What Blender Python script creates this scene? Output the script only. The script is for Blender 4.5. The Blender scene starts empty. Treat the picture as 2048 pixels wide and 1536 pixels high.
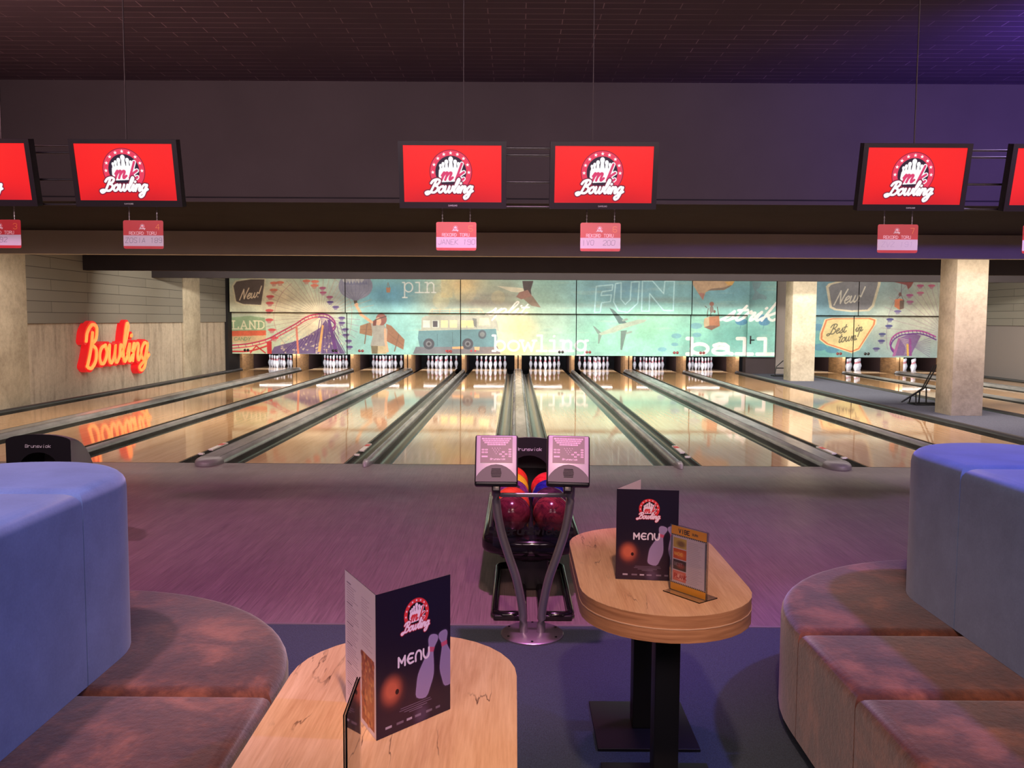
import bpy, bmesh, math, random
import numpy as np
from mathutils import Vector, Matrix
random.seed(7); np.random.seed(7)
SC = bpy.context.scene
COL = SC.collection
PI = math.pi

# ------------------------------------------------------------------ camera
F_PX, YAW, PITCH, ROLL, CAMH = 1726.98, -0.003576, 0.074338, 0.0057792, 1.56727
cy, sy, cp, sp, cr, sr = math.cos(YAW), math.sin(YAW), math.cos(PITCH), math.sin(PITCH), math.cos(ROLL), math.sin(ROLL)
Fv = Vector((sy*cp, cy*cp, -sp)); Rv = Vector((cy, -sy, 0)); Uv = Rv.cross(Fv)
R2 = cr*Rv + sr*Uv; U2 = -sr*Rv + cr*Uv
cam = bpy.data.cameras.new('camera'); camo = bpy.data.objects.new('camera', cam); COL.objects.link(camo)
cam.sensor_width = 36; cam.lens = F_PX/2048*36; cam.clip_end = 100; cam.clip_start = .05
camo.matrix_world = Matrix(((R2.x, U2.x, -Fv.x, 0), (R2.y, U2.y, -Fv.y, 0), (R2.z, U2.z, -Fv.z, CAMH), (0, 0, 0, 1)))
SC.camera = camo

# ------------------------------------------------------------------ world, exposure, lights
w = bpy.data.worlds.new('world'); SC.world = w; w.use_nodes = True
w.node_tree.nodes['Background'].inputs[0].default_value = (.02, .018, .025, 1)
w.node_tree.nodes['Background'].inputs[1].default_value = .3
vs = SC.view_settings; vs.view_transform = 'Standard'; vs.look = 'None'; vs.gamma = 1; vs.exposure = 0.0; vs.use_curve_mapping = False

def area(name, loc, sx, sy_, watts, col, direction):
    l = bpy.data.lights.new(name, 'AREA'); l.shape = 'RECTANGLE'; l.size = sx; l.size_y = sy_; l.energy = watts; l.color = col
    o = bpy.data.objects.new(name, l); COL.objects.link(o); o.location = loc
    o.rotation_euler = Vector(direction).to_track_quat('-Z', 'Y').to_euler(); return o
def spot(name, loc, target, watts, col, deg, blend=.6, r=.08):
    l = bpy.data.lights.new(name, 'SPOT'); l.energy = watts; l.color = col; l.spot_size = math.radians(deg); l.spot_blend = blend; l.shadow_soft_size = r
    o = bpy.data.objects.new(name, l); COL.objects.link(o); o.location = loc
    o.rotation_euler = (Vector(target)-Vector(loc)).to_track_quat('-Z', 'Y').to_euler(); return o
# lane lighting: strips hidden behind the three bulkheads over the lanes, plus an added, unseen fill behind the mural panels to brighten the pins
area('lane_strip_light', (2.5, 13.4, 2.79), 20, .12, 600, (1, .85, .74), (0, .1, -1))
area('lane_strip_light', (2.8, 17.4, 2.77), 19.5, .12, 980, (1, .92, .80), (0, 1, -.35))
area('lane_strip_light', (2.8, 20.6, 2.77), 19.5, .12, 420, (1, .93, .84), (0, 1, -.5))
area('pin_fill_light', (2.6, 26.28, .60), 21.6, .05, 420, (.92, .93, 1), (0, 1, -.28))
# coloured ceiling spots over the seating area
spot('ceiling_spot', (-1.9, 2.2, 3.95), (-1.8, 2.6, 0), 300, (1, .62, 1), 62)
spot('ceiling_spot', (3.2, 3.2, 3.95), (2.4, 3.2, .6), 560, (.26, .20, 1), 56)
spot('ceiling_spot', (.1, 4.0, 3.95), (-.2, 5.6, 0), 560, (1, .30, .85), 80)
spot('ceiling_spot', (.2, .2, 3.9), (.2, 2.7, .7), 400, (1, .58, .46), 46)
spot('ceiling_spot', (3.2, 1.4, 3.9), (-1.3, 2.3, .85), 330, (.22, .24, 1), 26)  # added blue spot, tints the face of the left sofa back
spot('ceiling_spot', (-5.0, 5.6, 3.9), (-4.6, 6.8, 0), 330, (1, .45, .75), 95)
spot('ceiling_spot', (4.6, 5.4, 3.9), (4.2, 7.2, 0), 330, (.62, .42, 1), 95)
# blue wash on the upper right, dim red one on the upper left
spot('wall_wash', (5.6, 4.6, 3.0), (6.6, 8.4, 4.1), 520, (.16, .07, 1), 120, 1)
spot('wall_wash', (-4.6, 5.4, 3.2), (-3.6, 7.6, 4.07), 110, (1, .50, .48), 120, 1)
spot('wall_wash', (5.3, 6.3, 3.3), (4.9, 8.9, 4.07), 330, (.16, .07, 1), 130, 1)
# added warm fill, high up and unseen, lifting the fascia, signs and sofas
a_ = area('fill_light', (1.0, .6, 3.75), 12, .3, 150, (1, .76, .80), (0, 1, -.14)); a_.data.spread = math.radians(70)
area('fill_light', (0, -2.2, 3.6), 6, 1.0, 150, (1, .74, .78), (0, .7, -.7))

# ------------------------------------------------------------------ helpers
def s2l(c):
    c = np.asarray(c, float)/255.
    return np.where(c <= .04045, c/12.92, ((c+.055)/1.055)**2.4)
def L(r, g, b): return tuple(float(v) for v in s2l((r, g, b)))
def mat(name, col=(.5, .5, .5), rough=.5, metal=0, emit=None, es=1, spec=.5, trans=0, ior=1.45, alpha=1, coat=0, sheen=0):
    m = bpy.data.materials.new(name); m.use_nodes = True; b = m.node_tree.nodes['Principled BSDF']
    b.inputs['Base Color'].default_value = (*col, 1); b.inputs['Roughness'].default_value = rough; b.inputs['Metallic'].default_value = metal
    b.inputs['Specular IOR Level'].default_value = spec; b.inputs['IOR'].default_value = ior
    b.inputs['Transmission Weight'].default_value = trans; b.inputs['Coat Weight'].default_value = coat; b.inputs['Alpha'].default_value = alpha
    b.inputs['Sheen Weight'].default_value = sheen
    if emit: b.inputs['Emission Color'].default_value = (*emit, 1); b.inputs['Emission Strength'].default_value = es
    return m
def N(m, t, **k):
    n = m.node_tree.nodes.new(t)
    for a, v in k.items():
        if hasattr(n, a): setattr(n, a, v)
        else: n.inputs[a].default_value = v
    return n
def ramp(m, src, stops):
    r = m.node_tree.nodes.new('ShaderNodeValToRGB'); cr_ = r.color_ramp
    while len(cr_.elements) > 1: cr_.elements.remove(cr_.elements[-1])
    cr_.elements[0].position = stops[0][0]; cr_.elements[0].color = (*stops[0][1], 1)
    for p_, c_ in stops[1:]:
        e = cr_.elements.new(p_); e.color = (*c_, 1)
    m.node_tree.links.new(src, r.inputs[0]); return r.outputs[0]
def link(m, a, b): m.node_tree.links.new(a, b)
def bsdf(m): return m.node_tree.nodes['Principled BSDF']
def coords(m, scale=(1, 1, 1), rot=(0, 0, 0), kind='Object'):
    tc = m.node_tree.nodes.new('ShaderNodeTexCoord'); mp = m.node_tree.nodes.new('ShaderNodeMapping')
    mp.inputs['Scale'].default_value = scale; mp.inputs['Rotation'].default_value = rot
    link(m, tc.outputs[kind], mp.inputs[0]); return mp.outputs[0]
def noise(m, vec, scale, detail=4, rough=.55, dist=0):
    n = N(m, 'ShaderNodeTexNoise'); n.inputs['Scale'].default_value = scale; n.inputs['Detail'].default_value = detail
    n.inputs['Roughness'].default_value = rough; n.inputs['Distortion'].default_value = dist; link(m, vec, n.inputs['Vector']); return n.outputs['Fac']
def mix(m, fac, a, b, mode='MIX'):
    n = m.node_tree.nodes.new('ShaderNodeMix'); n.data_type = 'RGBA'; n.blend_type = mode
    for s, v in ((n.inputs[0], fac), (n.inputs[6], a), (n.inputs[7], b)):
        if hasattr(v, 'is_output'): link(m, v, s)
        else: s.default_value = v if isinstance(v, (int, float)) else (*v, 1)
    return n.outputs[2]
def bump(m, h, strength=.3, dist=.01):
    n = m.node_tree.nodes.new('ShaderNodeBump'); n.inputs['Strength'].default_value = strength; n.inputs['Distance'].default_value = dist
    link(m, h, n.inputs['Height']); link(m, n.outputs[0], bsdf(m).inputs['Normal'])
def setcol(m, s): link(m, s, bsdf(m).inputs['Base Color'])

def obj(name, me, m=None, parent=None, loc=None):
    o = bpy.data.objects.new(name, me); COL.objects.link(o)
    if m is not None and not me.materials: me.materials.append(m)
    if parent is not None: o.parent = parent
    if loc is not None: o.location = loc
    return o
def tag(o, label=None, cat=None, group=None, kind=None):
    if label: o['label'] = label
    if cat: o['category'] = cat
    if group: o['group'] = group
    if kind: o['kind'] = kind
    return o
def thing(name, label, cat, loc=(0, 0, 0), rz=0, group=None):
    o = bpy.data.objects.new(name, None); COL.objects.link(o); o.empty_display_size = .1
    o.location = loc; o.rotation_euler = (0, 0, rz); return tag(o, label, cat, group)
def smooth(me, ang=40):
    me.polygons.foreach_set('use_smooth', [True]*len(me.polygons))
    try: me.set_sharp_from_angle(angle=math.radians(ang))
    except Exception: pass
def fin(bm, sm=40):
    bmesh.ops.recalc_face_normals(bm, faces=bm.faces)
    me = bpy.data.meshes.new('mesh'); bm.to_mesh(me); bm.free()
    if sm: smooth(me, sm)
    return me
def bmbox(bm, x0, x1, y0, y1, z0, z1):
    v = [bm.verts.new(p) for p in ((x0, y0, z0), (x1, y0, z0), (x1, y1, z0), (x0, y1, z0), (x0, y0, z1), (x1, y0, z1), (x1, y1, z1), (x0, y1, z1))]
    return [bm.faces.new([v[i] for i in f]) for f in ((0, 3, 2, 1), (4, 5, 6, 7), (0, 1, 5, 4), (1, 2, 6, 5), (2, 3, 7, 6), (3, 0, 4, 7))]
def boxme(x0, x1, y0, y1, z0, z1, bev=0, seg=3):
    bm = bmesh.new(); bmbox(bm, x0, x1, y0, y1, z0, z1)
    if bev: bmesh.ops.bevel(bm, geom=list(bm.edges), offset=bev, segments=seg, profile=.5, affect='EDGES')
    return fin(bm)
def box(name, m, x0, x1, y0, y1, z0, z1, parent=None, bev=0, seg=3):
    if parent is None:
        c = ((x0+x1)/2, (y0+y1)/2, z0)
        return obj(name, boxme(x0-c[0], x1-c[0], y0-c[1], y1-c[1], 0, z1-z0, bev, seg), m, None, c)
    return obj(name, boxme(x0, x1, y0, y1, z0, z1, bev, seg), m, parent)
def prismme(poly, z0, z1, bev=0, seg=4, bottom=False):
    bm = bmesh.new(); v = [bm.verts.new((x, y, z0)) for x, y in poly]; f = bm.faces.new(v)
    r = bmesh.ops.extrude_face_region(bm, geom=[f]); tv = [g for g in r['geom'] if isinstance(g, bmesh.types.BMVert)]
    for q in tv: q.co.z = z1
    if bev:
        es = [e for e in bm.edges if (all(abs(q.co.z-z1) < 1e-6 for q in e.verts)) or (bottom and all(abs(q.co.z-z0) < 1e-6 for q in e.verts))
              or (abs(e.verts[0].co.z-e.verts[1].co.z) > 1e-6 and len(e.link_faces) == 2 and e.calc_face_angle(0) > .8)]
        bmesh.ops.bevel(bm, geom=es, offset=bev, segments=seg, profile=.5, affect='EDGES', clamp_overlap=True)
    return fin(bm, 50)
def extr_profile(prof, y0, y1, axis='y', cap=True):
    """closed profile [(x,z)] extruded along y"""
    bm = bmesh.new(); a = [bm.verts.new((x, y0, z)) for x, z in prof]; b = [bm.verts.new((x, y1, z)) for x, z in prof]; n = len(prof)
    for i in range(n): bm.faces.new((a[i], a[(i+1) % n], b[(i+1) % n], b[i]))
    if cap: bm.faces.new(a); bm.faces.new(b[::-1])
    return fin(bm, 35)
def lathe(prof, seg=20):
    bm = bmesh.new(); rings = []
    for r, z in prof:
        if r < 1e-5: rings.append([bm.verts.new((0, 0, z))])
        else: rings.append([bm.verts.new((r*math.cos(2*PI*k/seg), r*math.sin(2*PI*k/seg), z)) for k in range(seg)])
    for a, b in zip(rings, rings[1:]):
        for k in range(seg):
            k2 = (k+1) % seg
            if len(a) == 1 and len(b) == 1: continue
            if len(a) == 1: bm.faces.new((a[0], b[k2], b[k]))
            elif len(b) == 1: bm.faces.new((a[k], a[k2], b[0]))
            else: bm.faces.new((a[k], a[k2], b[k2], b[k]))
    return fin(bm, 50)
def tubebm(bm, pts, r, seg=10, closed=False):
    P = [Vector(p) for p in pts]; n = len(P); rings = []; up = Vector((0, 0, 1))
    for i in range(n):
        if closed: t = (P[(i+1) % n]-P[i-1])
        else: t = P[min(i+1, n-1)]-P[max(i-1, 0)]
        t.normalize(); s = t.cross(up)
        if s.length < .05: s = t.cross(Vector((0, 1, 0)))
        s.normalize(); q = s.cross(t); rr = r[i] if isinstance(r, (list, tuple)) else r
        rings.append([bm.verts.new(P[i]+s*math.cos(2*PI*k/seg)*rr+q*math.sin(2*PI*k/seg)*rr) for k in range(seg)])
    m_ = n if closed else n-1
    for i in range(m_):
        a, b = rings[i], rings[(i+1) % n]
        for k in range(seg): bm.faces.new((a[k], a[(k+1) % seg], b[(k+1) % seg], b[k]))
    if not closed: bm.faces.new(rings[0][::-1]); bm.faces.new(rings[-1])
def tube(name, m, pts, r, parent=None, seg=10, closed=False):
    bm = bmesh.new()
    if parent is None:
        c = Vector(pts[0]); pts = [Vector(p)-c for p in pts]; tubebm(bm, pts, r, seg, closed); return obj(name, fin(bm, 60), m, None, c)
    tubebm(bm, pts, r, seg, closed); return obj(name, fin(bm, 60), m, parent)
def catmull(pts, n=6, closed=False):
    P = np.array(pts, float)
    if len(P) < 3: return P
    out = []; m_ = len(P)
    rng = range(m_) if closed else range(m_-1)
    for i in rng:
        p0 = P[(i-1) % m_] if (closed or i > 0) else 2*P[0]-P[1]
        p1 = P[i]; p2 = P[(i+1) % m_]
        p3 = P[(i+2) % m_] if (closed or i+2 < m_) else 2*P[-1]-P[-2]
        for k in range(n):
            t = k/n; out.append(.5*((2*p1)+(-p0+p2)*t+(2*p0-5*p1+4*p2-p3)*t*t+(-p0+3*p1-3*p2+p3)*t**3))
    out.append(P[0] if closed else P[-1]); return np.array(out)

# ------------------------------------------------------------------ lettering (stroke alphabets)
CUR = {  # brush script: advance, smooth strokes
 'B': (1.2, [[(.42, 1.85), (.3, 1.0), (.05, 0), (-.35, -.3), (-.6, -.05), (-.3, .12), (.1, .05)], [(-.2, 1.4), (.0, 1.8), (.5, 2.0), (.98, 1.8), (.85, 1.3), (.45, 1.08), (.92, .85), (1.0, .4), (.7, .03), (.3, .0), (.1, .1)]]),
 'o': (.85, [[(.5, .95), (.15, .8), (.03, .4), (.2, .03), (.5, .08), (.68, .5), (.5, .95), (.62, .72), (.9, .78)]]),
 'w': (1.3, [[(0, .85), (.05, .9), (.08, .25), (.3, 0), (.55, .35), (.62, .92), (.62, .3), (.82, 0), (1.08, .35), (1.12, .9), (1.32, .78)]]),
 'l': (.55, [[(0, .3), (.35, 1.15), (.5, 1.85), (.33, 2.05), (.2, 1.5), (.15, .4), (.32, 0), (.6, .3)]]),
 'i': (.5, [[(0, .4), (.2, .95), (.16, .25), (.3, 0), (.55, .3)], [(.3, 1.35), (.34, 1.42)]]),
 'n': (.95, [[(0, .55), (.15, .95), (.2, .7), (.12, 0)], [(.15, .45), (.4, .9), (.65, .85), (.62, .25), (.75, 0), (1.0, .3)]]),
 'm': (1.4, [[(0, .55), (.15, .95), (.2, .7), (.12, 0)], [(.15, .45), (.4, .9), (.6, .85), (.56, 0)], [(.6, .45), (.85, .9), (1.08, .85), (1.04, .25), (1.15, 0), (1.4, .3)]]),
 'g': (.95, [[(.68, .82), (.35, .95), (.05, .5), (.22, .05), (.52, .2), (.72, .9), (.66, .1), (.5, -.7), (.15, -.95), (-.05, -.65), (.3, -.25), (.95, .25)]]),
 'k': (.9, [[(.2, 2.0), (.15, 1.0), (.1, 0)], [(.75, .95), (.4, .62), (.15, .45)], [(.3, .55), (.5, .2), (.8, 0), (.95, .15)]]),
 's': (.7, [[(-.1, .05), (.3, .6), (.45, 1.0), (.5, .6), (.58, .25), (.35, -.02), (.05, .1)], [(.4, 0), (.75, .3)]]),
 'p': (.9, [[(0, .5), (.25, .95), (.12, 0), (0, -.85)], [(.15, .5), (.45, .95), (.72, .7), (.6, .15), (.25, .05)], [(.5, .05), (.9, .3)]]),
 't': (.6, [[(.3, 1.6), (.18, .7), (.18, .15), (.38, 0), (.65, .3)], [(-.05, 1.1), (.55, 1.15)]]),
 'r': (.75, [[(0, .3), (.2, 1.02), (.28, .8), (.55, .85), (.5, .3), (.6, 0), (.82, .3)]]),
 'N': (1.3, [[(-.05, 0), (.1, .9), (.25, 1.9)], [(.25, 1.9), (.55, .9), (.8, .1)], [(.8, .1), (.95, 1.0), (1.2, 2.0)]]),
 'e': (.75, [[(.0, .4), (.4, .55), (.55, .82), (.35, 1.0), (.1, .7), (.1, .2), (.35, 0), (.75, .3)]]),
 '!': (.5, [[(.32, 2.0), (.2, .65)], [(.12, .05), (.14, .1)]]),
 ' ': (.5, [])}
def ell(cx, cy_, rx, ry, n=20): return [(cx+rx*math.cos(2*PI*k/n), cy_+ry*math.sin(2*PI*k/n)) for k in range(n+1)]
SLAB = {
 'b': (1.05, [[(-.05, 1.5), (.16, 1.5), (.16, 0)], ell(.52, .5, .38, .48), [(-.05, 0), (.16, 0)]]),
 'o': (1.05, [ell(.5, .5, .42, .48)]),
 'w': (1.15, [[(.05, 1), (.28, 0), (.55, .8), (.82, 0), (1.05, 1)], [(-.08, 1), (.2, 1)], [(.9, 1), (1.18, 1)]]),
 'l': (.95, [[(.12, 1.5), (.45, 1.5), (.45, 0)], [(.08, 0), (.82, 0)]]),
 'i': (.95, [[(.12, 1), (.45, 1), (.45, 0)], [(.08, 0), (.82, 0)], [(.43, 1.42), (.45, 1.44)]]),
 'n': (1.08, [[(0, 1), (.2, 1), (.2, 0)], [(.2, .65), (.35, .92), (.6, 1.0), (.78, .8), (.78, 0)], [(0, 0), (.38, 0)], [(.6, 0), (.96, 0)]]),
 'g': (1.1, [ell(.44, .52, .38, .46), [(.98, 1), (.8, 1), (.8, -.25), (.62, -.48), (.15, -.48)]]),
 'p': (1.05, [ell(.54, .52, .36, .46), [(0, 1), (.18, 1), (.18, -.5)], [(0, -.5), (.4, -.5)]]),
 's': (.95, [[(.75, .8), (.6, .98), (.3, .98), (.14, .75), (.3, .55), (.62, .45), (.78, .25), (.62, .02), (.3, .02), (.1, .2)]]),
 'a': (1.05, [ell(.42, .3, .34, .29), [(.12, .82), (.35, .98), (.62, .93), (.76, .7), (.76, .1), (.95, 0)]]),
 'L': (1.1, [[(.2, 1.3), (.2, 0), (.85, 0), (.85, .3)], [(0, 1.3), (.4, 1.3)], [(0, 0), (.3, 0)]]),
 'A': (1.15, [[(.1, 0), (.5, 1.3), (.9, 0)], [(.25, .45), (.75, .45)], [(-.05, 0), (.28, 0)], [(.72, 0), (1.05, 0)]]),
 'N': (1.15, [[(.15, 0), (.15, 1.3), (.85, 0), (.85, 1.3)], [(0, 0), (.32, 0)], [(.68, 1.3), (1.02, 1.3)]]),
 'D': (1.15, [[(.2, 0), (.2, 1.3), (.6, 1.25), (.9, .95), (.9, .35), (.6, .03), (.2, 0)], [(0, 1.3), (.3, 1.3)], [(0, 0), (.3, 0)]])}
_V = dict(A='002640,1232', B='0006364544330333424130 00', D='00062644422000', E='40000646,0333', G='453616050110304143 23', I='2026', J='4641301001', K='0006,460340', L='060040',
 M='0006234640', N='00064046', O='100105163645413010', R='00063645443303,2340', S='453616050413334241301001', T='2026,0646', U='060110304146', V='062046', W='0610233046', Z='06460040',
 P='000636454433 03', C='4536160501103041', H='0006,4046,0343', F='000646,0333', Y='062346,2320', X='0046,0640')
_V.update({'0': '100105163645413010', '1': '152620', '2': '051636454400 40', '3': '05163645443342413010 01,2333', '4': '4202 36 30', '5': '4606033342413010 01', '6': '453616050110304142333 3 03'.replace(' ', ''),
 '7': '064620', '8': '1304051636454433130201103041423 3'.replace(' ', ''), '9': '0110304145361605041343', ' ': '',
 'b': '0600304143 3404', 'r': '0004,031434', 'u': '0401103041,4440', 'n': '0004,0314344340', 's': '44140312324130 00', 'w': '0410223044', 'i': '2024,2626', 'c': '433414030110 3041', 'k': '0600,440240'})
def vfont(ch):
    out = []
    for st in _V.get(ch, '').replace(' ', '').split(','):
        if len(st) >= 4: out.append([(int(st[i])/4*.7, int(st[i+1])/6) for i in range(0, len(st)-1, 2)])
    return out
def layout(text, font, x, y, h, slant=0, sx=1, jitter=0):
    """strokes of a text; h = x-height (script, slab) or cap height (plain); y up; returns [pts], width"""
    out = []; cx = 0
    for ch in text:
        if font == 'v': adv, sts = .95, vfont(ch)
        else: adv, sts = (CUR if font == 'c' else SLAB).get(ch, (.5, []))
        for st in sts:
            p = np.array(st, float)
            if font == 'c' and len(p) > 2: p = catmull(p, 6)
            q = np.stack([x+h*sx*(cx+p[:, 0]+slant*p[:, 1]), y+h*p[:, 1]], -1)
            if jitter: q += np.random.normal(0, jitter*h, q.shape)
            out.append(q)
        cx += adv
    return out, cx*h*sx
def ribbon_bm(bm, pts, wd, plane, d0, d1):
    """thick ribbon along 2D points, mapped by plane(u,v,depth)->xyz, with round ends and joints"""
    P = np.array(pts, float)
    if len(P) == 1: P = np.vstack([P, P+1e-4])
    def block(poly):
        a = [bm.verts.new(plane(u, v, d1)) for u, v in poly]
        if d0 == d1: bm.faces.new(a); return
        b = [bm.verts.new(plane(u, v, d0)) for u, v in poly]; n = len(poly)
        bm.faces.new(a); bm.faces.new(b[::-1])
        for i in range(n): bm.faces.new((a[i], b[i], b[(i+1) % n], a[(i+1) % n]))
    h = wd/2
    T = np.gradient(P, axis=0) if len(P) > 2 else np.repeat([P[1]-P[0]], 2, 0)
    T /= (np.linalg.norm(T, axis=1, keepdims=True)+1e-9)
    Nn = np.stack([-T[:, 1], T[:, 0]], -1)
    left = P+Nn*h; right = P-Nn*h
    va = [bm.verts.new(plane(u, v, d1)) for u, v in left]; vb = [bm.verts.new(plane(u, v, d1)) for u, v in right]
    if d0 != d1: vc = [bm.verts.new(plane(u, v, d0)) for u, v in left]; vd = [bm.verts.new(plane(u, v, d0)) for u, v in right]
    for i in range(len(P)-1):
        bm.faces.new((va[i], va[i+1], vb[i+1], vb[i]))
        if d0 != d1: bm.faces.new((vc[i], vc[i+1], va[i+1], va[i])); bm.faces.new((vb[i], vb[i+1], vd[i+1], vd[i]))
    for p in (P[0], P[-1]): block([(p[0]+h*.999*math.cos(a), p[1]+h*.999*math.sin(a)) for a in np.linspace(0, 2*PI, 13)[:-1]])
def letters(name, m, text, font, x, y, h, wd, plane, parent, d=.001, slant=0, sx=1, center=False):
    st, wdt = layout(text, font, x, y, h, slant, sx)
    if center: st = [s-np.array([wdt/2, 0]) for s in st]
    bm = bmesh.new()
    for s in st:
        if font == 'v':
            for a, b in zip(s, s[1:]): ribbon_bm(bm, [a, b], wd, plane, 0, d)
        else: ribbon_bm(bm, s, wd, plane, 0, d)
    me = bpy.data.meshes.new('mesh'); bm.to_mesh(me); bm.free()
    return obj(name, me, m, parent)

# ------------------------------------------------------------------ printed artwork: colours computed per vertex of a fine grid
class Cv:
    def __init__(s, u0, v0, u1, v1, res, col=(255, 255, 255)):
        s.u0, s.v0, s.u1, s.v1, s.r = u0, v0, u1, v1, res
        s.w = int(round((u1-u0)*res))+1; s.h = int(round((v1-v0)*res))+1
        s.a = np.ones((s.h, s.w, 3))*np.array(col, float)
        s.U = np.linspace(u0, u1, s.w)[None, :]+np.zeros((s.h, 1)); s.V = np.linspace(v0, v1, s.h)[:, None]+np.zeros((1, s.w))
    def bb(s, u0, v0, u1, v1, pad=0):
        i0 = max(0, int((u0-pad-s.u0)*s.r)); i1 = min(s.w, int((u1+pad-s.u0)*s.r)+2)
        j0 = max(0, int((v0-pad-s.v0)*s.r)); j1 = min(s.h, int((v1+pad-s.v0)*s.r)+2)
        return (slice(j0, j1), slice(i0, i1)) if i1 > i0 and j1 > j0 else None
    def put(s, sl, m_, col): s.a[sl] = s.a[sl]*(1-m_[..., None])+np.array(col, float)*m_[..., None]
    def poly(s, pts, col, a=1.):
        P = np.array(pts, float); sl = s.bb(P[:, 0].min(), P[:, 1].min(), P[:, 0].max(), P[:, 1].max())
        if sl is None: return
        acc = 0
        for du, dv in ((-.25, -.25), (.25, -.25), (-.25, .25), (.25, .25)):
            U, V = s.U[sl]+du/s.r, s.V[sl]+dv/s.r; ins = np.zeros(U.shape, bool)
            for (x1, y1), (x2, y2) in zip(P, np.roll(P, -1, 0)):
                if y1 == y2: continue
                c = ((y1 > V) != (y2 > V)) & (U < (x2-x1)*(V-y1)/(y2-y1)+x1); ins ^= c
            acc = acc+ins*.25
        s.put(sl, acc*a, col)
    def stroke(s, pts, wd, col, a=1., soft=0, closed=False):
        P = np.array(pts, float)
        if closed: P = np.vstack([P, P[:1]])
        h = wd/2; pad = h+1/s.r+soft
        sl = s.bb(P[:, 0].min(), P[:, 1].min(), P[:, 0].max(), P[:, 1].max(), pad)
        if sl is None: return
        D = np.full(s.U[sl].shape, 1e9); U, V = s.U[sl], s.V[sl]
        for p, q in zip(P[:-1], P[1:]):
            d = q-p; l2 = (d**2).sum()+1e-12
            t = np.clip(((U-p[0])*d[0]+(V-p[1])*d[1])/l2, 0, 1)
            D = np.minimum(D, np.hypot(U-p[0]-t*d[0], V-p[1]-t*d[1]))
        e = .5/s.r+soft; s.put(sl, np.clip((h+e-D)/(2*e), 0, 1)*a, col)
    def ell(s, cx, cy_, rx, ry, col, a=1., rot=0, soft=0):
        R = max(rx, ry)*(1+soft)+1/s.r; sl = s.bb(cx-R, cy_-R, cx+R, cy_+R)
        if sl is None: return
        c, n = math.cos(rot), math.sin(rot); U, V = s.U[sl]-cx, s.V[sl]-cy_
        q = np.hypot((U*c+V*n)/rx, (-U*n+V*c)/ry); e = max(.5/s.r/min(rx, ry), soft)
        s.put(sl, np.clip((1+e-q)/(2*e), 0, 1)*a, col)
    def blob(s, cx, cy_, rx, ry, col, a=1.):
        m_ = np.exp(-((s.U-cx)/rx)**2-((s.V-cy_)/ry)**2)*a; s.put((slice(None), slice(None)), m_, col)
    def text(s, t, font, x, y, h, wd, col, a=1., slant=0, sx=1, jitter=0, dv=0, center=False):
        st, W = layout(t, font, 0, 0, h, slant, sx, jitter)
        for q in st: s.stroke(np.stack([x+q[:, 0]-(W/2 if center else 0), y-q[:, 1]+dv*q[:, 0]], -1), wd, col, a)
    def sample(s, U, V):
        fu = np.clip((U-s.u0)*s.r, 0, s.w-1.001); fv = np.clip((V-s.v0)*s.r, 0, s.h-1.001)
        i, j = fu.astype(int), fv.astype(int); a, b = (fu-i)[..., None], (fv-j)[..., None]; A = s.a
        return (A[j, i]*(1-a)+A[j, i+1]*a)*(1-b)+(A[j+1, i]*(1-a)+A[j+1, i+1]*a)*b
def grid_me(P00, du, dv, nu, nv, colors, m, thick=None):
    """printed sheet: nu x nv vertices from P00 along du, dv; colors (nv,nu,3) in 0..255; thick = vector of the body behind the print"""
    P00, du, dv = map(np.array, (P00, du, dv)); a = np.linspace(0, 1, nu)[None, :, None]; b = np.linspace(0, 1, nv)[:, None, None]
    co = (P00+a*du+b*dv).reshape(-1, 3); idx = np.arange(nu*nv).reshape(nv, nu)
    q = np.stack([idx[:-1, :-1], idx[:-1, 1:], idx[1:, 1:], idx[1:, :-1]], -1).reshape(-1, 4)
    nb = 0; cl = s2l(colors.reshape(-1, 3))
    if thick is not None:
        t = np.array(thick); c4 = np.array([P00, P00+du, P00+du+dv, P00+dv]); ex = np.vstack([c4, c4+t]); n0 = len(co); co = np.vstack([co, ex]); 
        q2 = np.array([[n0+4, n0+7, n0+6, n0+5], [n0, n0+4, n0+5, n0+1], [n0+1, n0+5, n0+6, n0+2], [n0+2, n0+6, n0+7, n0+3], [n0+3, n0+7, n0+4, n0]])
        q = np.vstack([q, q2]); nb = 8; cl = np.vstack([cl, np.full((8, 3), .03)])
    me = bpy.data.meshes.new('printed'); me.vertices.add(len(co)); me.vertices.foreach_set('co', co.ravel().astype(np.float32))
    me.loops.add(q.size); me.loops.foreach_set('vertex_index', q.ravel().astype(np.int32))
    me.polygons.add(len(q)); me.polygons.foreach_set('loop_start', np.arange(0, q.size, 4, dtype=np.int32))
    me.update(calc_edges=True)
    at = me.color_attributes.new('print', 'FLOAT_COLOR', 'POINT')
    at.data.foreach_set('color', np.hstack([cl, np.ones((len(cl), 1))]).ravel().astype(np.float32))
    me.materials.append(m); me.update(); return me
def print_mat(name, rough=.5, emit=0, spec=.5, gain=1.):
    m = mat(name, rough=rough, spec=spec); a = N(m, 'ShaderNodeVertexColor', layer_name='print')
    if emit:
        link(m, a.outputs[0], bsdf(m).inputs['Emission Color']); bsdf(m).inputs['Emission Strength'].default_value = emit
        bsdf(m).inputs['Base Color'].default_value = (.01, .01, .01, 1)
    else:
        setcol(m, mix(m, 1., a.outputs[0], (gain, gain, gain), 'MULTIPLY'))
    return m
def cv_me(cv, P00, du, dv, m, thick=None): return grid_me(P00, du, dv, cv.w, cv.h, cv.a, m, thick)

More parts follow.
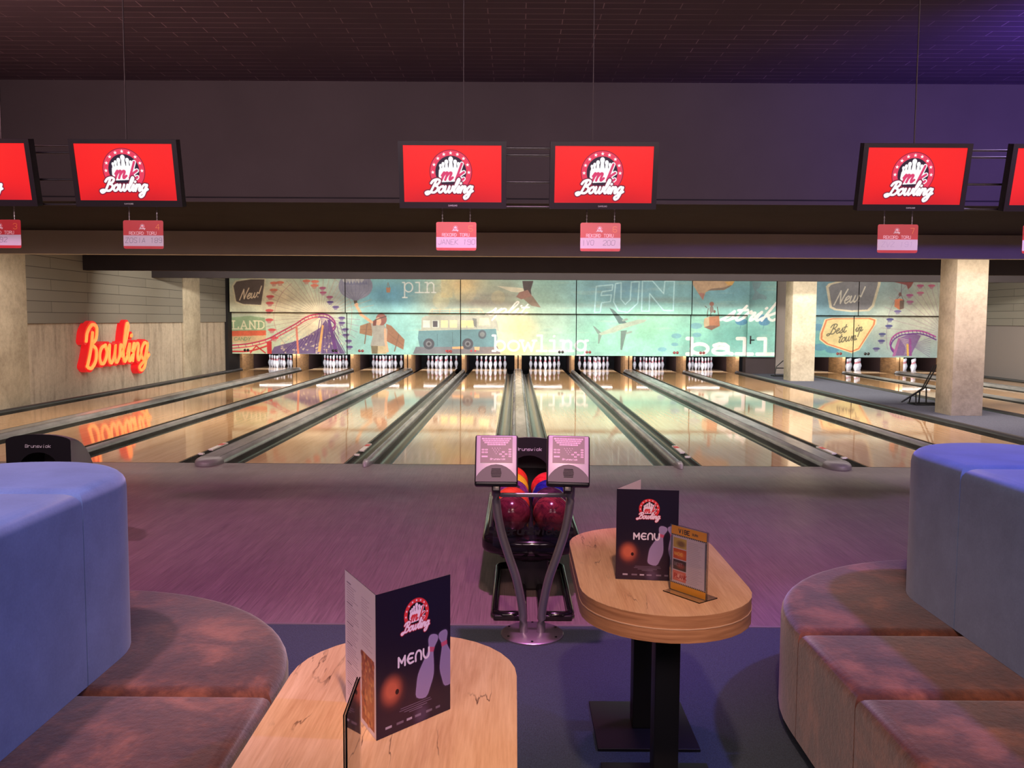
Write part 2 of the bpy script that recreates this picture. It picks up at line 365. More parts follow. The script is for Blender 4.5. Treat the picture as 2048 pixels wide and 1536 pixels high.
# ------------------------------------------------------------------ materials
M = {}
def mk_concrete(name, c1, c2, streak=True):
    m = mat(name, rough=.85, spec=.2); v = coords(m); vz = coords(m, (3.5, 3.5, .35))
    n1 = noise(m, v, 1.6, 6, .6); n2 = noise(m, vz, 1.5, 5, .6); n3 = noise(m, v, 14, 5, .7)
    c = ramp(m, n1, [(.3, c1), (.7, c2)])
    if streak: c = mix(m, .55, c, ramp(m, n2, [(.3, tuple(x*.55 for x in c1)), (.5, c2), (.7, tuple(min(1, x*1.25) for x in c2))]))
    c = mix(m, .2, c, ramp(m, n3, [(.35, tuple(x*.5 for x in c1)), (.6, c2)]))
    setcol(m, c); bump(m, n3, .25, .02); return m
M['concrete'] = mk_concrete('concrete_wall', L(150, 136, 120), L(200, 186, 166))
M['column'] = mk_concrete('concrete_column', L(158, 146, 126), L(206, 194, 170), False)
m = M['siding'] = mat('wall_siding', rough=.7, spec=.25)
v = coords(m, rot=(0, 0, 0)); sep = N(m, 'ShaderNodeSeparateXYZ'); link(m, v, sep.inputs[0])
cb = N(m, 'ShaderNodeCombineXYZ'); link(m, sep.outputs[1], cb.inputs[0]); link(m, sep.outputs[2], cb.inputs[1])
bt = N(m, 'ShaderNodeTexBrick'); link(m, cb.outputs[0], bt.inputs['Vector'])
for k, q in (('Scale', 1), ('Brick Width', 2.7), ('Row Height', .2), ('Mortar Size', .006), ('Color1', (*L(134, 130, 120), 1)), ('Color2', (*L(127, 123, 114), 1)), ('Mortar', (*L(76, 72, 68), 1))): bt.inputs[k].default_value = q
setcol(m, bt.outputs[0])
M['grey_wall'] = mat('grey_wall', L(140, 132, 128), .8, spec=.2)
def mk_black(name, c, n_=.25):
    m = mat(name, rough=.8, spec=.15); v = coords(m); n1 = noise(m, v, 1.2, 5, .6)
    setcol(m, ramp(m, n1, [(.3, tuple(x*(1-n_) for x in c)), (.7, tuple(x*(1+n_) for x in c))])); return m
M['soffit'] = mk_black('black_soffit', L(34, 30, 34)); M['bulkhead'] = mk_black('dark_bulkhead', L(184, 182, 172), .05); M['beam'] = mk_black('dark_beam', L(52, 46, 48), .08); M['facia'] = mk_black('dark_fascia', L(68, 60, 62), .08)
m = M['ceiling'] = mat('ceiling_boards', rough=.75, spec=.3); v = coords(m)
bt = N(m, 'ShaderNodeTexBrick'); link(m, v, bt.inputs['Vector'])
for k, q in (('Scale', 1), ('Brick Width', .62), ('Row Height', .125), ('Mortar Size', .005), ('Mortar Smooth', .4), ('Color1', (*L(96, 84, 90), 1)), ('Color2', (*L(86, 76, 82), 1)), ('Mortar', (*L(165, 145, 148), 1))): bt.inputs[k].default_value = q
n1 = noise(m, v, .8, 4, .6); setcol(m, mix(m, ramp(m, n1, [(.35, (0, 0, 0)), (.6, (1, 1, 1))]), L(88, 78, 84), bt.outputs[0]))
m = M['carpet'] = mat('carpet', rough=.95, spec=.1, sheen=.2); v = coords(m); n1 = noise(m, v, 220, 3, .7); n2 = noise(m, coords(m, (90, 30, 1)), 3, 2)
setcol(m, mix(m, .5, ramp(m, n1, [(.3, L(22, 32, 40)), (.7, L(64, 86, 100))]), ramp(m, n2, [(.35, L(28, 38, 48)), (.65, L(56, 74, 88))]))); bump(m, n1, .4, .004)
m = M['walkway'] = mat('walkway_carpet', rough=.95, spec=.1); v = coords(m); n1 = noise(m, v, 60, 3, .7)
setcol(m, ramp(m, n1, [(.3, L(84, 86, 98)), (.7, L(112, 114, 128))]))
# approach: greyish boards running towards the pins
m = M['approach'] = mat('approach_boards', rough=.33, spec=.4); v = coords(m, (1, 1, 1), (0, 0, PI/2))
bt = N(m, 'ShaderNodeTexBrick'); link(m, v, bt.inputs['Vector'])
for k, q in (('Scale', 1), ('Brick Width', 1.3), ('Row Height', .062), ('Mortar Size', .0015), ('Color1', (*L(112, 98, 98), 1)), ('Color2', (*L(126, 111, 108), 1)), ('Mortar', (*L(84, 72, 74), 1))): bt.inputs[k].default_value = q
n1 = noise(m, coords(m, (60, 1.6, 1)), 2.2, 6, .6); setcol(m, mix(m, .5, bt.outputs[0], ramp(m, n1, [(.3, L(88, 76, 78)), (.7, L(150, 132, 130))])))
n2 = noise(m, coords(m, (1, 1, 1)), 2.5, 3); link(m, ramp(m, n2, [(.3, (.28, .28, .28)), (.7, (.4, .4, .4))]), bsdf(m).inputs['Roughness'])
# lane: maple boards, oiled
m = M['lane'] = mat('lane_maple', rough=.045, spec=.75); v = coords(m, (1, 1, 1), (0, 0, PI/2))
bt = N(m, 'ShaderNodeTexBrick'); link(m, v, bt.inputs['Vector'])
for k, q in (('Scale', 1), ('Brick Width', 2.4), ('Row Height', .0274), ('Mortar Size', .0006), ('Color1', (*L(206, 160, 112), 1)), ('Color2', (*L(222, 178, 130), 1)), ('Mortar', (*L(168, 120, 80), 1))): bt.inputs[k].default_value = q
n1 = noise(m, coords(m, (14, .7, 1)), 1.5, 5, .6); setcol(m, mix(m, .4, bt.outputs[0], ramp(m, n1, [(.3, L(192, 144, 98)), (.7, L(232, 192, 146))])))
n2 = noise(m, coords(m, (1.2, .35, 1)), 2, 3); link(m, ramp(m, n2, [(.3, (.03, .03, .03)), (.75, (.075, .075, .075))]), bsdf(m).inputs['Roughness'])
M['lane_end'] = mat('pin_deck', L(150, 122, 92), .06, spec=.7)
M['white_line'] = mat('white_line', L(225, 215, 195), .4)
m = M['gutter'] = mat('gutter_plastic', L(66, 64, 60), .22, spec=.6); n1 = noise(m, coords(m, (3, .4, 1)), 3, 5, .6); setcol(m, ramp(m, n1, [(.3, L(50, 49, 46)), (.7, L(86, 84, 78))]))
m = M['cap'] = mat('division_cap', L(150, 148, 146), .24, spec=.6); n1 = noise(m, coords(m, (3, .5, 1)), 3, 5, .6); setcol(m, ramp(m, n1, [(.3, L(124, 122, 120)), (.7, L(168, 166, 162))]))
M['cap_dark'] = mat('division_cap_dark', L(72, 70, 70), .3, spec=.6)
m = M['kick'] = mat('kickback_wood', rough=.5); n1 = noise(m, coords(m, (2, 2, 9)), 2.5, 5, .6); setcol(m, ramp(m, n1, [(.3, L(100, 70, 42)), (.7, L(150, 112, 70))]))
M['kick_dark'] = mat('kickback_dark', L(64, 42, 38), .7)
M['pit'] = mat('pit_black', L(26, 23, 26), .8)
M['pin_white'] = mat('pin_white', L(246, 246, 250), .18, spec=.6)
M['pin_red'] = mat('pin_red', L(206, 40, 60), .3)
M['tube_light'] = mat('tube_light', (1, 1, 1), .5, emit=(1, .95, .9), es=9)
M['black_plastic'] = mat('black_plastic', L(30, 28, 32), .32)
M['black_gloss'] = mat('black_gloss', L(20, 18, 20), .12, spec=.6)
M['black_metal'] = mat('black_metal', L(18, 18, 20), .45)
M['steel'] = mat('brushed_steel', L(176, 170, 176), .34, metal=.85)
M['silver'] = mat('silver_plastic', L(182, 172, 182), .38, metal=.2)
M['chain'] = mat('chain_steel', L(200, 196, 200), .3, metal=.8)
M['grey_plastic'] = mat('grey_plastic', L(128, 122, 120), .4)
M['white_text'] = mat('white_lettering', L(225, 225, 230), .5)
M['dark_text'] = mat('black_lettering', L(12, 12, 14), .5)
M['grey_text'] = mat('grey_lettering', L(190, 184, 190), .5)
M['print'] = print_mat('mural_print', .45)
M['card'] = print_mat('card_print', .35)
M['screen'] = print_mat('screen_print', .3, emit=1.0)
m = M['seat'] = mat('brown_velvet', rough=.85, spec=.15, sheen=.5); v = coords(m); n1 = noise(m, v, 4.2, 6, .66, .35); n2 = noise(m, v, 45, 4, .7)
setcol(m, mix(m, .25, ramp(m, n1, [(.36, L(52, 29, 20)), (.5, L(86, 49, 32)), (.68, L(160, 98, 66))]), ramp(m, n2, [(.3, L(60, 36, 28)), (.7, L(132, 82, 58))]))); bump(m, n2, .25, .01)
m = M['back'] = mat('blue_velvet', rough=.8, spec=.15, sheen=.6); v = coords(m); n1 = noise(m, v, 6, 5, .6); n2 = noise(m, v, 120, 3, .7)
setcol(m, mix(m, .2, ramp(m, n1, [(.3, L(92, 120, 158)), (.7, L(116, 146, 186))]), ramp(m, n2, [(.3, L(76, 100, 142)), (.7, L(124, 152, 192))])))
bsdf(m).inputs['Sheen Tint'].default_value = (.8, .85, 1, 1)
# oak table laminate
m = M['oak'] = mat('oak_laminate', rough=.32, spec=.45); v = coords(m)
g1 = noise(m, coords(m, (9, 1.1, 1)), 2.2, 6, .6, .6); g2 = noise(m, coords(m, (120, 6, 1)), 1.6, 3)
base = mix(m, .3, ramp(m, g1, [(.3, L(196, 150, 108)), (.5, L(218, 178, 132)), (.7, L(232, 196, 152))]), ramp(m, g2, [(.3, L(176, 130, 92)), (.7, L(236, 200, 158))]))
g3 = noise(m, coords(m, (6.5, .8, 1)), 1.7, 5, .5, .3); crk = ramp(m, g3, [(.492, (0, 0, 0)), (.5, (1, 1, 1)), (.508, (0, 0, 0))])
g4 = noise(m, v, 3.2, 2); msk = ramp(m, g4, [(.5, (0, 0, 0)), (.6, (1, 1, 1))])
setcol(m, mix(m, mix(m, 1., crk, msk, 'MULTIPLY'), base, L(84, 54, 40))); M['oak_edge'] = mat('oak_edge', L(176, 126, 84), .4)
n1 = noise(M['oak_edge'], coords(M['oak_edge'], (3, 3, 60)), 2, 4); setcol(M['oak_edge'], ramp(M['oak_edge'], n1, [(.3, L(150, 104, 70)), (.7, L(190, 140, 98))]))
M['pale_line'] = mat('pale_edge_line', L(214, 176, 140), .4)
M['acrylic'] = mat('clear_acrylic', (1, 1, 1), .02, trans=1, ior=1.45)
M['neon'] = mat('neon_orange', (.9, .3, .1), .4, emit=(1, .17, .025), es=1.1)
m = M['neon']; nz = noise(m, coords(m), 2.2, 2); link(m, ramp(m, nz, [(.35, (1, .15, .03)), (.62, (1, .30, .06))]), bsdf(m).inputs['Emission Color'])
M['sign_red'] = mat('sign_red', L(190, 20, 30), .4, emit=(1, .02, .02), es=.45)
M['red_sticker'] = mat('red_sticker', L(205, 50, 40), .5); M['white_sticker'] = mat('white_sticker', L(235, 228, 215), .5)
M['ind_red'] = mat('indicator_red', L(140, 70, 70), .3); M['ind_dark'] = mat('indicator_dark', L(40, 40, 38), .3)
M['edge_trim'] = mat('metal_edge_trim', L(170, 160, 160), .35, metal=.6)

# ------------------------------------------------------------------ the room
D = 9.257; HEAD = D+18.288; XL, XR = -8.5, 13.6
def struct(name, m, *b, **k): return tag(box(name, m, *b, **k), kind='structure')
struct('floor', M['carpet'], XL, XR, -3, 4.325, -.06, 0)
struct('floor', M['approach'], XL, XR, 4.345, D, -.06, 0)
struct('trim_1', M['edge_trim'], XL, XR, 4.325, 4.345, -.06, .003)
struct('floor', M['pit'], XL, XR, D, 30, -.3, -.2)
struct('wall_back', M['facia'], XL, XR, -3.1, -3, 0, 4.07)
struct('wall_left', M['concrete'], XL-.2, XL, -3, 30, -.2, 4.2)
struct('wall_right', M['grey_wall'], XR, XR+.2, -3, 30, -.2, 4.2)
struct('wall_far', M['pit'], XL, XR, 29.6, 29.8, -.2, 3)
struct('ceiling', M['ceiling'], XL, XR, -3, 9.33, 4.07, 4.2)
struct('ceiling', M['facia'], XL, XR, 9.33, 9.48, 2.86, 4.07)
struct('ceiling', M['soffit'], XL, XR, 9.33, 29.6, 2.83, 2.86)
struct('trim_2', M['bulkhead'], XL, XR, 12.7, 12.86, 2.49, 2.83)
struct('trim_3', M['beam'], XL, XR, 16.95, 17.1, 2.485, 2.83)
struct('trim_4', M['beam'], XL, XR, 20.15, 20.3, 2.495, 2.83)
struct('trim_5', M['facia'], XL, XR, 9.30, 9.33, 2.80, 2.84)
# siding on the side walls, between the pilasters
def siding(name, x0, x1, y0, y1, z0=1.45): struct(name, M['siding'], x0, x1, y0, y1, z0, 2.83)
siding('trim_6', XL, XL+.045, 14.95, 21.98); siding('trim_7', XL, XL+.045, 23.16, 25.25)
siding('trim_8', XR-.045, XR, 14.0, 25.2, 1.48)
def pilaster(y0, y1, label): tag(box('concrete_pilaster', M['column'], XL+.002, XL+.07, y0, y1, 0, 2.83, bev=.012, seg=2), label, 'pillar', 'concrete pilasters on the left wall')
pilaster(13.85, 14.93, 'pale concrete pilaster at the left edge, nearer of the two on the wall')
pilaster(22.0, 23.14, 'pale concrete pilaster right of the red neon word, farther along the wall')
def column(x0, x1, y0, y1, label):
    tag(box('concrete_column', M['column'], x0, x1, y0, y1, 0, 2.83 if y0 > 12.8 else 2.8, bev=.015, seg=2), label, 'column', 'square concrete columns beside the right lanes')
column(7.275, 7.80, 14.36, 14.93, 'large square concrete column at right, nearer one, beside the folded bowling ramp')
column(7.19, 7.81, 22.53, 23.13, 'smaller-looking concrete column farther down the walkway near the mural wall')
# grey walkway between the lanes
WK0, WK1 = 6.86, 8.33
struct('floor', M['walkway'], WK0, WK1, D, 25.8, -.05, .012)

# ------------------------------------------------------------------ lanes
LX = [-7.607, -5.799, -4.2, -2.393, -.794, .968, 2.568, 4.375, 5.974, 9.24, 10.84, 12.65]
LN = ['lane nearest the left wall', 'second lane from the left wall', 'third lane from the left wall', 'fourth lane from the left wall', 'lane just left of the ball return',
      'lane just right of the ball return', 'seventh lane from the left wall', 'eighth lane from the left wall', 'ninth lane, left of the walkway',
      'first lane right of the walkway', 'middle lane right of the walkway', 'lane nearest the right wall']
HW = .5334; GW = .220; CAP0 = D-.0
def arc(cx, cz, r, a0, a1, n=10): return [(cx+r*math.cos(math.radians(a0+(a1-a0)*k/n)), cz+r*math.sin(math.radians(a0+(a1-a0)*k/n))) for k in range(n+1)]
def gutter_prof(s):
    # s=+1: right side of the lane; channel open upwards
    x0, x1 = HW+.004, HW+GW-.003; c = (x0+x1)/2; r = (x1-x0)/2-.014
    top = [(x0, -.004), (x0+.014, -.004)]+[(c+r*math.cos(math.radians(a)), -.035+.075*math.sin(math.radians(a))) for a in np.linspace(180, 360, 13)]+[(x1-.014, .004), (x1, .004)]
    bot = [(x1, -.13), (x0, -.13)]
    return [(s*x, z) for x, z in top+bot]
lane_me = boxme(-HW, HW, 0, 18.0, -.05, 0); deck_me = boxme(-HW, HW, 18.0, 19.5, -.05, 0)
gut = {s: extr_profile(gutter_prof(s), 0, 17.13) for s in (-1, 1)}
line_me = boxme(-HW, HW, 17.70, 17.735, 0, .0008)
foul_me = boxme(-HW, HW, -.012, .004, -.03, .0005)
lab_lane = 'glossy maple boarded %s with dark gutters'
bm = bmesh.new()
for k in range(7):
    x = (k-3)*.145; y = 4.75-abs(k-3)*.3
    vs_ = [bm.verts.new((x-.012, y-.08, .0008)), bm.verts.new((x+.012, y-.08, .0008)), bm.verts.new((x, y+.08, .0008))]; bm.faces.new(vs_)
arrow_me = fin(bm, 0)
M['arrow'] = mat('lane_arrow', L(150, 104, 70), .1)
lanes = []
for i, x in enumerate(LX):
    t = thing('bowling_lane', lab_lane % LN[i], 'bowling lane', (x, D, 0), group='bowling lanes')
    for nm, me, m_ in (('lane_surface', lane_me, M['lane']), ('pin_deck', deck_me, M['lane_end']), ('gutter', gut[-1], M['gutter']), ('gutter', gut[1], M['gutter']), ('deck_line', line_me, M['white_line']), ('foul_line', foul_me, M['pit'])):
        obj(nm, me, m_, t)
    lanes.append(t)
# division caps between lanes
def capping(xc, wd, label, z1=.075, dark=False, y_end=17.13, group='division caps between the lanes', nose=True):
    t = thing('division_cap', label, 'lane divider', (xc, D, 0), group=group)
    h = wd/2; mm = M['cap_dark'] if dark else M['cap']
    if wd > .15: prof = [(-h, -.13), (-h, .02), (-h+.018, z1-.02), (-h+.045, z1), (h-.045, z1), (h-.018, z1-.02), (h, .02), (h, -.13)]
    else: prof = [(-h, -.13)]+[(h*math.cos(math.radians(a)), .0+z1*math.sin(math.radians(a))) for a in np.linspace(180, 0, 11)]+[(h, -.13)]
    obj('cap_body', extr_profile(prof, 0, y_end), mm, t)
    if wd > .15:
        bm = bmesh.new()
        for s in (-1, 1): bmbox(bm, s*(h-.05)-.003, s*(h-.05)+.003, .02, y_end-.05, z1, z1+.002)
        obj('cap_seam', fin(bm), M['black_plastic'], t)
    if nose:
        # rounded nose over the approach
        bm = bmesh.new(); n = 14; rows = []
        L_ = .24 if wd > .15 else .2; hn = h*.99
        for j in range(7):
            f = j/6; rr = 1-.3*f**4; zz = z1*f
            row = [bm.verts.new((-hn*math.cos(a)*rr, -L_*math.sin(a)*rr, zz+.001)) for a in np.linspace(0, PI, n)]
            rows.append(row)
        for a, b in zip(rows, rows[1:]):
            for k in range(n-1): bm.faces.new((a[k], a[k+1], b[k+1], b[k]))
        bm.faces.new(rows[-1]); bk = [r_[0] for r_ in rows]+[r_[-1] for r_ in rows[::-1]]
        try: bm.faces.new(bk)
        except Exception: pass
        obj('cap_nose', fin(bm, 50), M['grey_plastic'] if wd > .15 else M['cap'], t)
    return t
def edge(i, s): return LX[i]+s*(HW+GW)
caps = []
def mid(i): return (edge(i, 1)+edge(i+1, -1))/2, edge(i+1, -1)-edge(i, 1)
names = {0: 'wide flat grey divider between first and second lanes from the left', 1: 'narrow rounded divider between second and third lanes from the left',
 2: 'wide flat grey divider with stickers left of the narrow one beside fourth lane', 3: 'narrow rounded divider ending near the foul line left of the ball return',
 4: 'central pale divider running straight back behind the ball return', 5: 'narrow rounded divider ending at the foul line right of the ball return',
 6: 'wide flat grey divider with paper sticker at its near end, right half', 7: 'narrow dark divider between eighth and ninth lanes', 9: 'narrow divider between first and second lanes right of the walkway',
 10: 'wide divider between the two lanes nearest the right wall'}
for i, lb in names.items():
    xc, g = mid(i); c = capping(xc, g-.004, lb, .07 if g > .15 else .055); caps.append((i, c, g))
capping(edge(0, -1)-.033, .062, 'narrow dark divider along the foot of the left wall', .05, True)
capping(edge(8, 1)+.045, .085, 'narrow dark divider between ninth lane and the grey walkway', .05, True)
capping(edge(9, -1)-.045, .085, 'narrow dark divider on the right side of the grey walkway', .05, True)
capping(edge(11, 1)+.045, .085, 'narrow dark divider along the foot of the right wall', .05, True)
struct('floor', M['cap_dark'], XL, edge(0, -1)-.09, D, 26, -.1, .03)
struct('floor', M['cap_dark'], edge(11, 1)+.09, XR, D, 26, -.1, .03)
# stickers at the near end of the gutters
def sticker(lane, xs):
    obj('sticker', boxme(xs-.03, xs+.03, .95, 1.5, -.012, .004), M['white_sticker'], lane)
    s2 = obj('sticker', boxme(xs-.028, xs+.028, 1.28, 1.44, .004, .0055), M['red_sticker'], lane); s2['label'] = 'red logo patch'
    obj('sticker', boxme(xs-.03, xs+.03, .62, .68, -.012, .004), M['white_sticker'], lane)
for i in (2, 3): sticker(lanes[i], HW+.034)
for i in (6, 7): sticker(lanes[i], -HW-.034)

# pits: kickback panels, black curtain, pin lights
def kick(xc, wd, label):
    t = thing('kickback_panel', label, 'side panel', (xc, 26.4, 0), group='kickback panels between the pin decks')
    obj('front_board', boxme(-wd/2, wd/2, 0, 1.15, -.1, .62), M['kick'], t); obj('rear_board', boxme(-wd/2, wd/2, 1.15, 2.95, -.1, .62), M['kick_dark'], t)
for i in range(len(LX)):
    if i not in (8,):
        pass
KN = 'wooden kickback board beside the pins, '
for i in names:
    xc, g = mid(i)
    if g < .15: kick(xc, .09, KN+'single, at the narrow divider right of '+['', 'second lane', '', 'fourth lane', '', 'sixth lane', '', 'eighth lane', '', 'walkway-side lane', ''][i])
    else:
        nm = {0: 'first lane', 2: 'third lane', 4: 'fifth lane', 6: 'seventh lane', 10: 'eleventh lane'}[i]; nm2 = {0: 'second lane', 2: 'fourth lane', 4: 'sixth lane', 6: 'eighth lane', 10: 'last lane'}[i]
        kick(xc-.062, .09, KN+'closing the right of '+nm); kick(xc+.062, .09, KN+'closing the left of '+nm2)
kick(edge(0, -1)-.05, .09, KN+'closing the left of the first lane'); kick(edge(8, 1)+.06, .11, KN+'closing the right of the ninth lane')
kick(edge(9, -1)-.05, .09, KN+'behind the far concrete column'); kick(edge(11, 1)+.05, .09, KN+'closing the right of the last lane')
tag(box('pit_curtain', M['pit'], XL+.02, XR-.02, 29.45, 29.5, -.15, 1.2), 'black curtain hanging behind all the pin decks', 'curtain')
tube_me = None
for i, x in enumerate(LX):
    t = thing('pin_light', 'white fluorescent tube over the pins of the '+LN[i], 'light', (x, 27.35, .552), group='tube lights over the pin decks')
    bm = bmesh.new(); tubebm(bm, [(-.52, 0, 0), (.52, 0, 0)], .008, 8); obj('tube', fin(bm, 60), M['tube_light'], t)
    obj('fixture', boxme(-HW-GW+.02, HW+GW-.02, -.03, .03, .016, .05), M['pit'], t)

# ------------------------------------------------------------------ pins
pin_prof = [(0, 0), (.0255, 0), (.0285, .006), (.036, .03), (.0445, .06), (.054, .09), (.0585, .108), (.0606, .118), (.058, .14), (.052, .163), (.043, .19), (.033, .215), (.026, .235), (.0232, .252), (.0235, .27), (.0265, .298), (.0305, .325), (.0323, .345), (.030, .362), (.022, .375), (.010, .3805), (0, .381)]
pin_me = lathe(pin_prof, 18)
stripe_me = lathe([(.0355, .214), (.0345, .2145), (.0268, .2415), (.0278, .241)][::1], 18)
bm = bmesh.new(); bm.free()
def band(z0, z1):
    zs = np.array([p[1] for p in pin_prof]); rs = np.array([p[0] for p in pin_prof]); out = []
    for z in np.linspace(z0, z1, 4): out.append((float(np.interp(z, zs, rs))+.0012, float(z)))
    return [(out[0][0]-.003, z0)]+out+[(out[-1][0]-.003, z1)]
stripe_me = lathe(band(.222, .240), 18); stripe2_me = lathe(band(.252, .272), 18)
pin_me.materials.append(M['pin_white']); stripe_me.materials.append(M['pin_red']); stripe2_me.materials.append(M['pin_red'])
PP = [(0, 0, 'front pin'), (-.1524, .264, 'left pin of the second row'), (.1524, .264, 'right pin of the second row'), (-.3048, .528, 'left pin of the third row'), (0, .528, 'middle pin of the third row'), (.3048, .528, 'right pin of the third row'),
      (-.4572, .792, 'far left pin of the back row'), (-.1524, .792, 'inner left pin of the back row'), (.1524, .792, 'inner right pin of the back row'), (.4572, .792, 'far right pin of the back row')]
SN = ['leftmost lane', 'second lane', 'third lane', 'fourth lane', 'lane left of ball return', 'lane right of ball return', 'seventh lane', 'eighth lane', 'ninth lane beside walkway', '', 'middle lane right of walkway', 'lane by right wall']
for i, x in enumerate(LX):
    if i == 9: continue
    for px_, py_, nm in PP:
        t = thing('bowling_pin', nm+', '+SN[i], 'bowling pin', (x+px_, HEAD+py_, .0005), group='ten racked pins on the '+LN[i])
        for n_, me in (('pin_body', pin_me), ('red_stripe', stripe_me), ('red_stripe', stripe2_me)): obj(n_, me, None, t)
# ------------------------------------------------------------------ printed mural over the pin decks
def polys(c, sc, ox, oy, pts): return [(x/sc+ox, y/sc+oy) for x, y in pts]
K = 3.938
def A2(p): return [(x/K+440, y/K+540) for x, y in p]
def A3(p): return [(x/K+900, y/K+540) for x, y in p]
def A7(p): return [(x/6.4+1360, y/6.4+540) for x, y in p]
def A5(p): return [(x/4.197+1560, y/4.197+500) for x, y in p]
def cabin(c, u, v, col, s=1.): c.ell(u, v, 8*s, 2.8*s, col); c.poly([(u-6*s, v+2), (u+5*s, v+2), (u+3*s, v+6.5*s), (u-3*s, v+7*s)], tuple(.6*a+70 for a in col), .75)
def mural_left():
    c = Cv(452, 530, 1562, 718, 1.7, (150, 205, 195))
    for b in ((470, 600, 70, 60, (196, 190, 162), 1), (560, 600, 60, 60, (236, 216, 178), 1), (630, 640, 70, 70, (240, 222, 186), 1), (500, 690, 60, 26, (240, 215, 160), .8), (680, 590, 26, 40, (196, 190, 176), .8),
              (780, 590, 80, 34, (96, 158, 186), 1), (770, 670, 70, 44, (146, 206, 204), 1), (870, 600, 40, 40, (176, 184, 168), .8), (930, 570, 50, 30, (240, 208, 150), 1), (960, 605, 44, 22, (168, 158, 142), .8), (1010, 590, 60, 40, (178, 180, 160), .9),
              (1040, 655, 50, 36, (252, 226, 168), 1), (1010, 700, 90, 14, (240, 214, 150), .9), (1100, 600, 50, 44, (158, 190, 168), .8), (1115, 655, 40, 40, (190, 210, 190), .7), (1250, 580, 120, 40, (110, 160, 184), .95),
              (1260, 670, 120, 44, (140, 208, 178), .95), (1320, 650, 60, 30, (168, 230, 186), .6), (1450, 585, 110, 34, (112, 166, 182), .95), (1460, 670, 120, 40, (116, 188, 176), .95), (1400, 655, 30, 26, (150, 214, 186), .6)): c.blob(*b)
    # cloud wisps and grunge flecks
    rs = np.random.RandomState(3)
    for k in range(150):
        u = rs.uniform(820, 1555); v = rs.uniform(562, 708); c.ell(u, v, rs.uniform(3, 22), rs.uniform(.8, 3), (205, 216, 190) if rs.rand() > .5 else (116, 156, 156), .16, soft=.6)
    for u, v, r in ((882, 602, 17), (996, 596, 14), (930, 585, 22)): c.ell(u, v, r, r, (250, 226, 160), .28, soft=.1)
    for u, v, a, b, s_ in ((955, 606, 46, 7, .5), (1020, 612, 40, 6, .45), (900, 614, 30, 5, .35), (985, 592, 60, 4, .3), (1320, 600, 60, 4, .3), (1200, 612, 60, 4, .25), (1440, 612, 60, 4, .25)): c.ell(u, v, a, b, (132, 122, 118), s_, soft=.8)
    # badge New!
    bd = A2([(105, 130), (130, 95), (240, 78), (350, 78), (345, 130), (320, 278), (180, 272), (125, 250)])
    c.poly([(x*1.0, y) for x, y in [(u+(u-498)*.1, v+(v-585)*.1) for u, v in bd]], (222, 208, 172), .7); c.poly(bd, (98, 84, 78))
    c.text('New!', 'c', 479, 601, 10.5, 2.0, (236, 212, 180), slant=.3, sx=.98, dv=-.16)
    # LAND band
    c.poly([(455, 636), (500, 632), (530, 636), (532, 662), (455, 662)], (146, 172, 130), .85); c.poly([(455, 662), (532, 661), (532, 671), (455, 673)], (222, 104, 74)); c.poly([(455, 673), (532, 671), (530, 684), (455, 686)], (214, 184, 140))
    c.text('LAND', 'L', 464, 658, 12.2, 2.4, (236, 228, 190), sx=1.22); c.text('CANDY', 'v', 468, 681, 6, 1.1, (120, 150, 110), slant=.15, sx=1.2)
    # ferris wheel
    hub = (640, 634)
    for k in range(30):
        a = -PI*.08-k*PI*1.85/29*.62; e = (hub[0]+110*math.cos(a), hub[1]+92*math.sin(a)); c.stroke([hub, e], .9, (186, 160, 140), .75)
    for k in range(9):
        a = PI*.02+k*.09*PI/2; e = (hub[0]+80*math.cos(a), hub[1]+90*math.sin(a)); c.stroke([hub, e], .9, (150, 120, 150), .7)
    c.stroke([(hub[0]+64*math.cos(a), hub[1]+84*math.sin(a)) for a in np.linspace(-1.5, .9, 24)], .9, (176, 150, 140), .8)
    c.stroke([(hub[0]-92*math.cos(a), hub[1]-84*math.sin(a)) for a in np.linspace(-.8, .9, 24)], .9, (196, 140, 130), .8)
    for u, v in ((548, 567), (560, 566), (547, 581), (540, 594), (539, 607), (538, 622), (539, 640), (544, 660), (549, 676), (613, 563), (630, 564), (629, 572)): cabin(c, u, v, (214, 92, 92) if v > 590 else (224, 130, 104))
    for u, v in ((645, 577), (646, 586), (659, 595), (660, 605), (671, 615), (684, 636), (684, 646), (691, 659), (692, 670), (697, 682), (699, 694)): cabin(c, u, v, (172, 84, 120) if v < 600 else (92, 70, 132), .85)
    # roller coaster
    pur = (86, 52, 116); red = (196, 52, 88)
    c.poly([(540, 708), (548, 694), (600, 680), (640, 656), (652, 640), (668, 668), (690, 708)], pur, .72)
    rs = np.random.RandomState(5)
    for k in range(90):
        u = rs.uniform(560, 680); v = rs.uniform(664, 706); c.poly([(u, v), (u+rs.uniform(2, 7), v-rs.uniform(0, 3)), (u+rs.uniform(1, 5), v+rs.uniform(1, 4))], (240, 220, 180), .7)
    for k in range(16): c.stroke([(566+k*8, 706-k*2.6), (590+k*6, 682-k*2.2)], 1.2, pur, .8)
    for k in range(8): c.stroke([(640+k*4, 640+k*3), (628+k*9, 706)], 1.3, pur, .85)
    tr = catmull([(462, 694), (500, 690), (535, 681), (560, 668), (590, 652), (612, 638), (632, 632), (652, 632), (666, 641), (671, 652), (664, 661)], 8)
    c.stroke(tr+np.array([0, -3]), 2.6, red); c.stroke(tr+np.array([0, 3]), 2.2, (216, 80, 96)); rl = tr[int(len(tr)*.62):]
    c.stroke(rl+np.array([0, -3]), 2.6, (150, 52, 130)); c.stroke(rl+np.array([0, 3.4]), 2.2, (110, 50, 130))
    for p in tr[::3]: c.stroke([p+np.array([-1, -3]), p+np.array([1, 3])], 1., (150, 50, 100), .8)
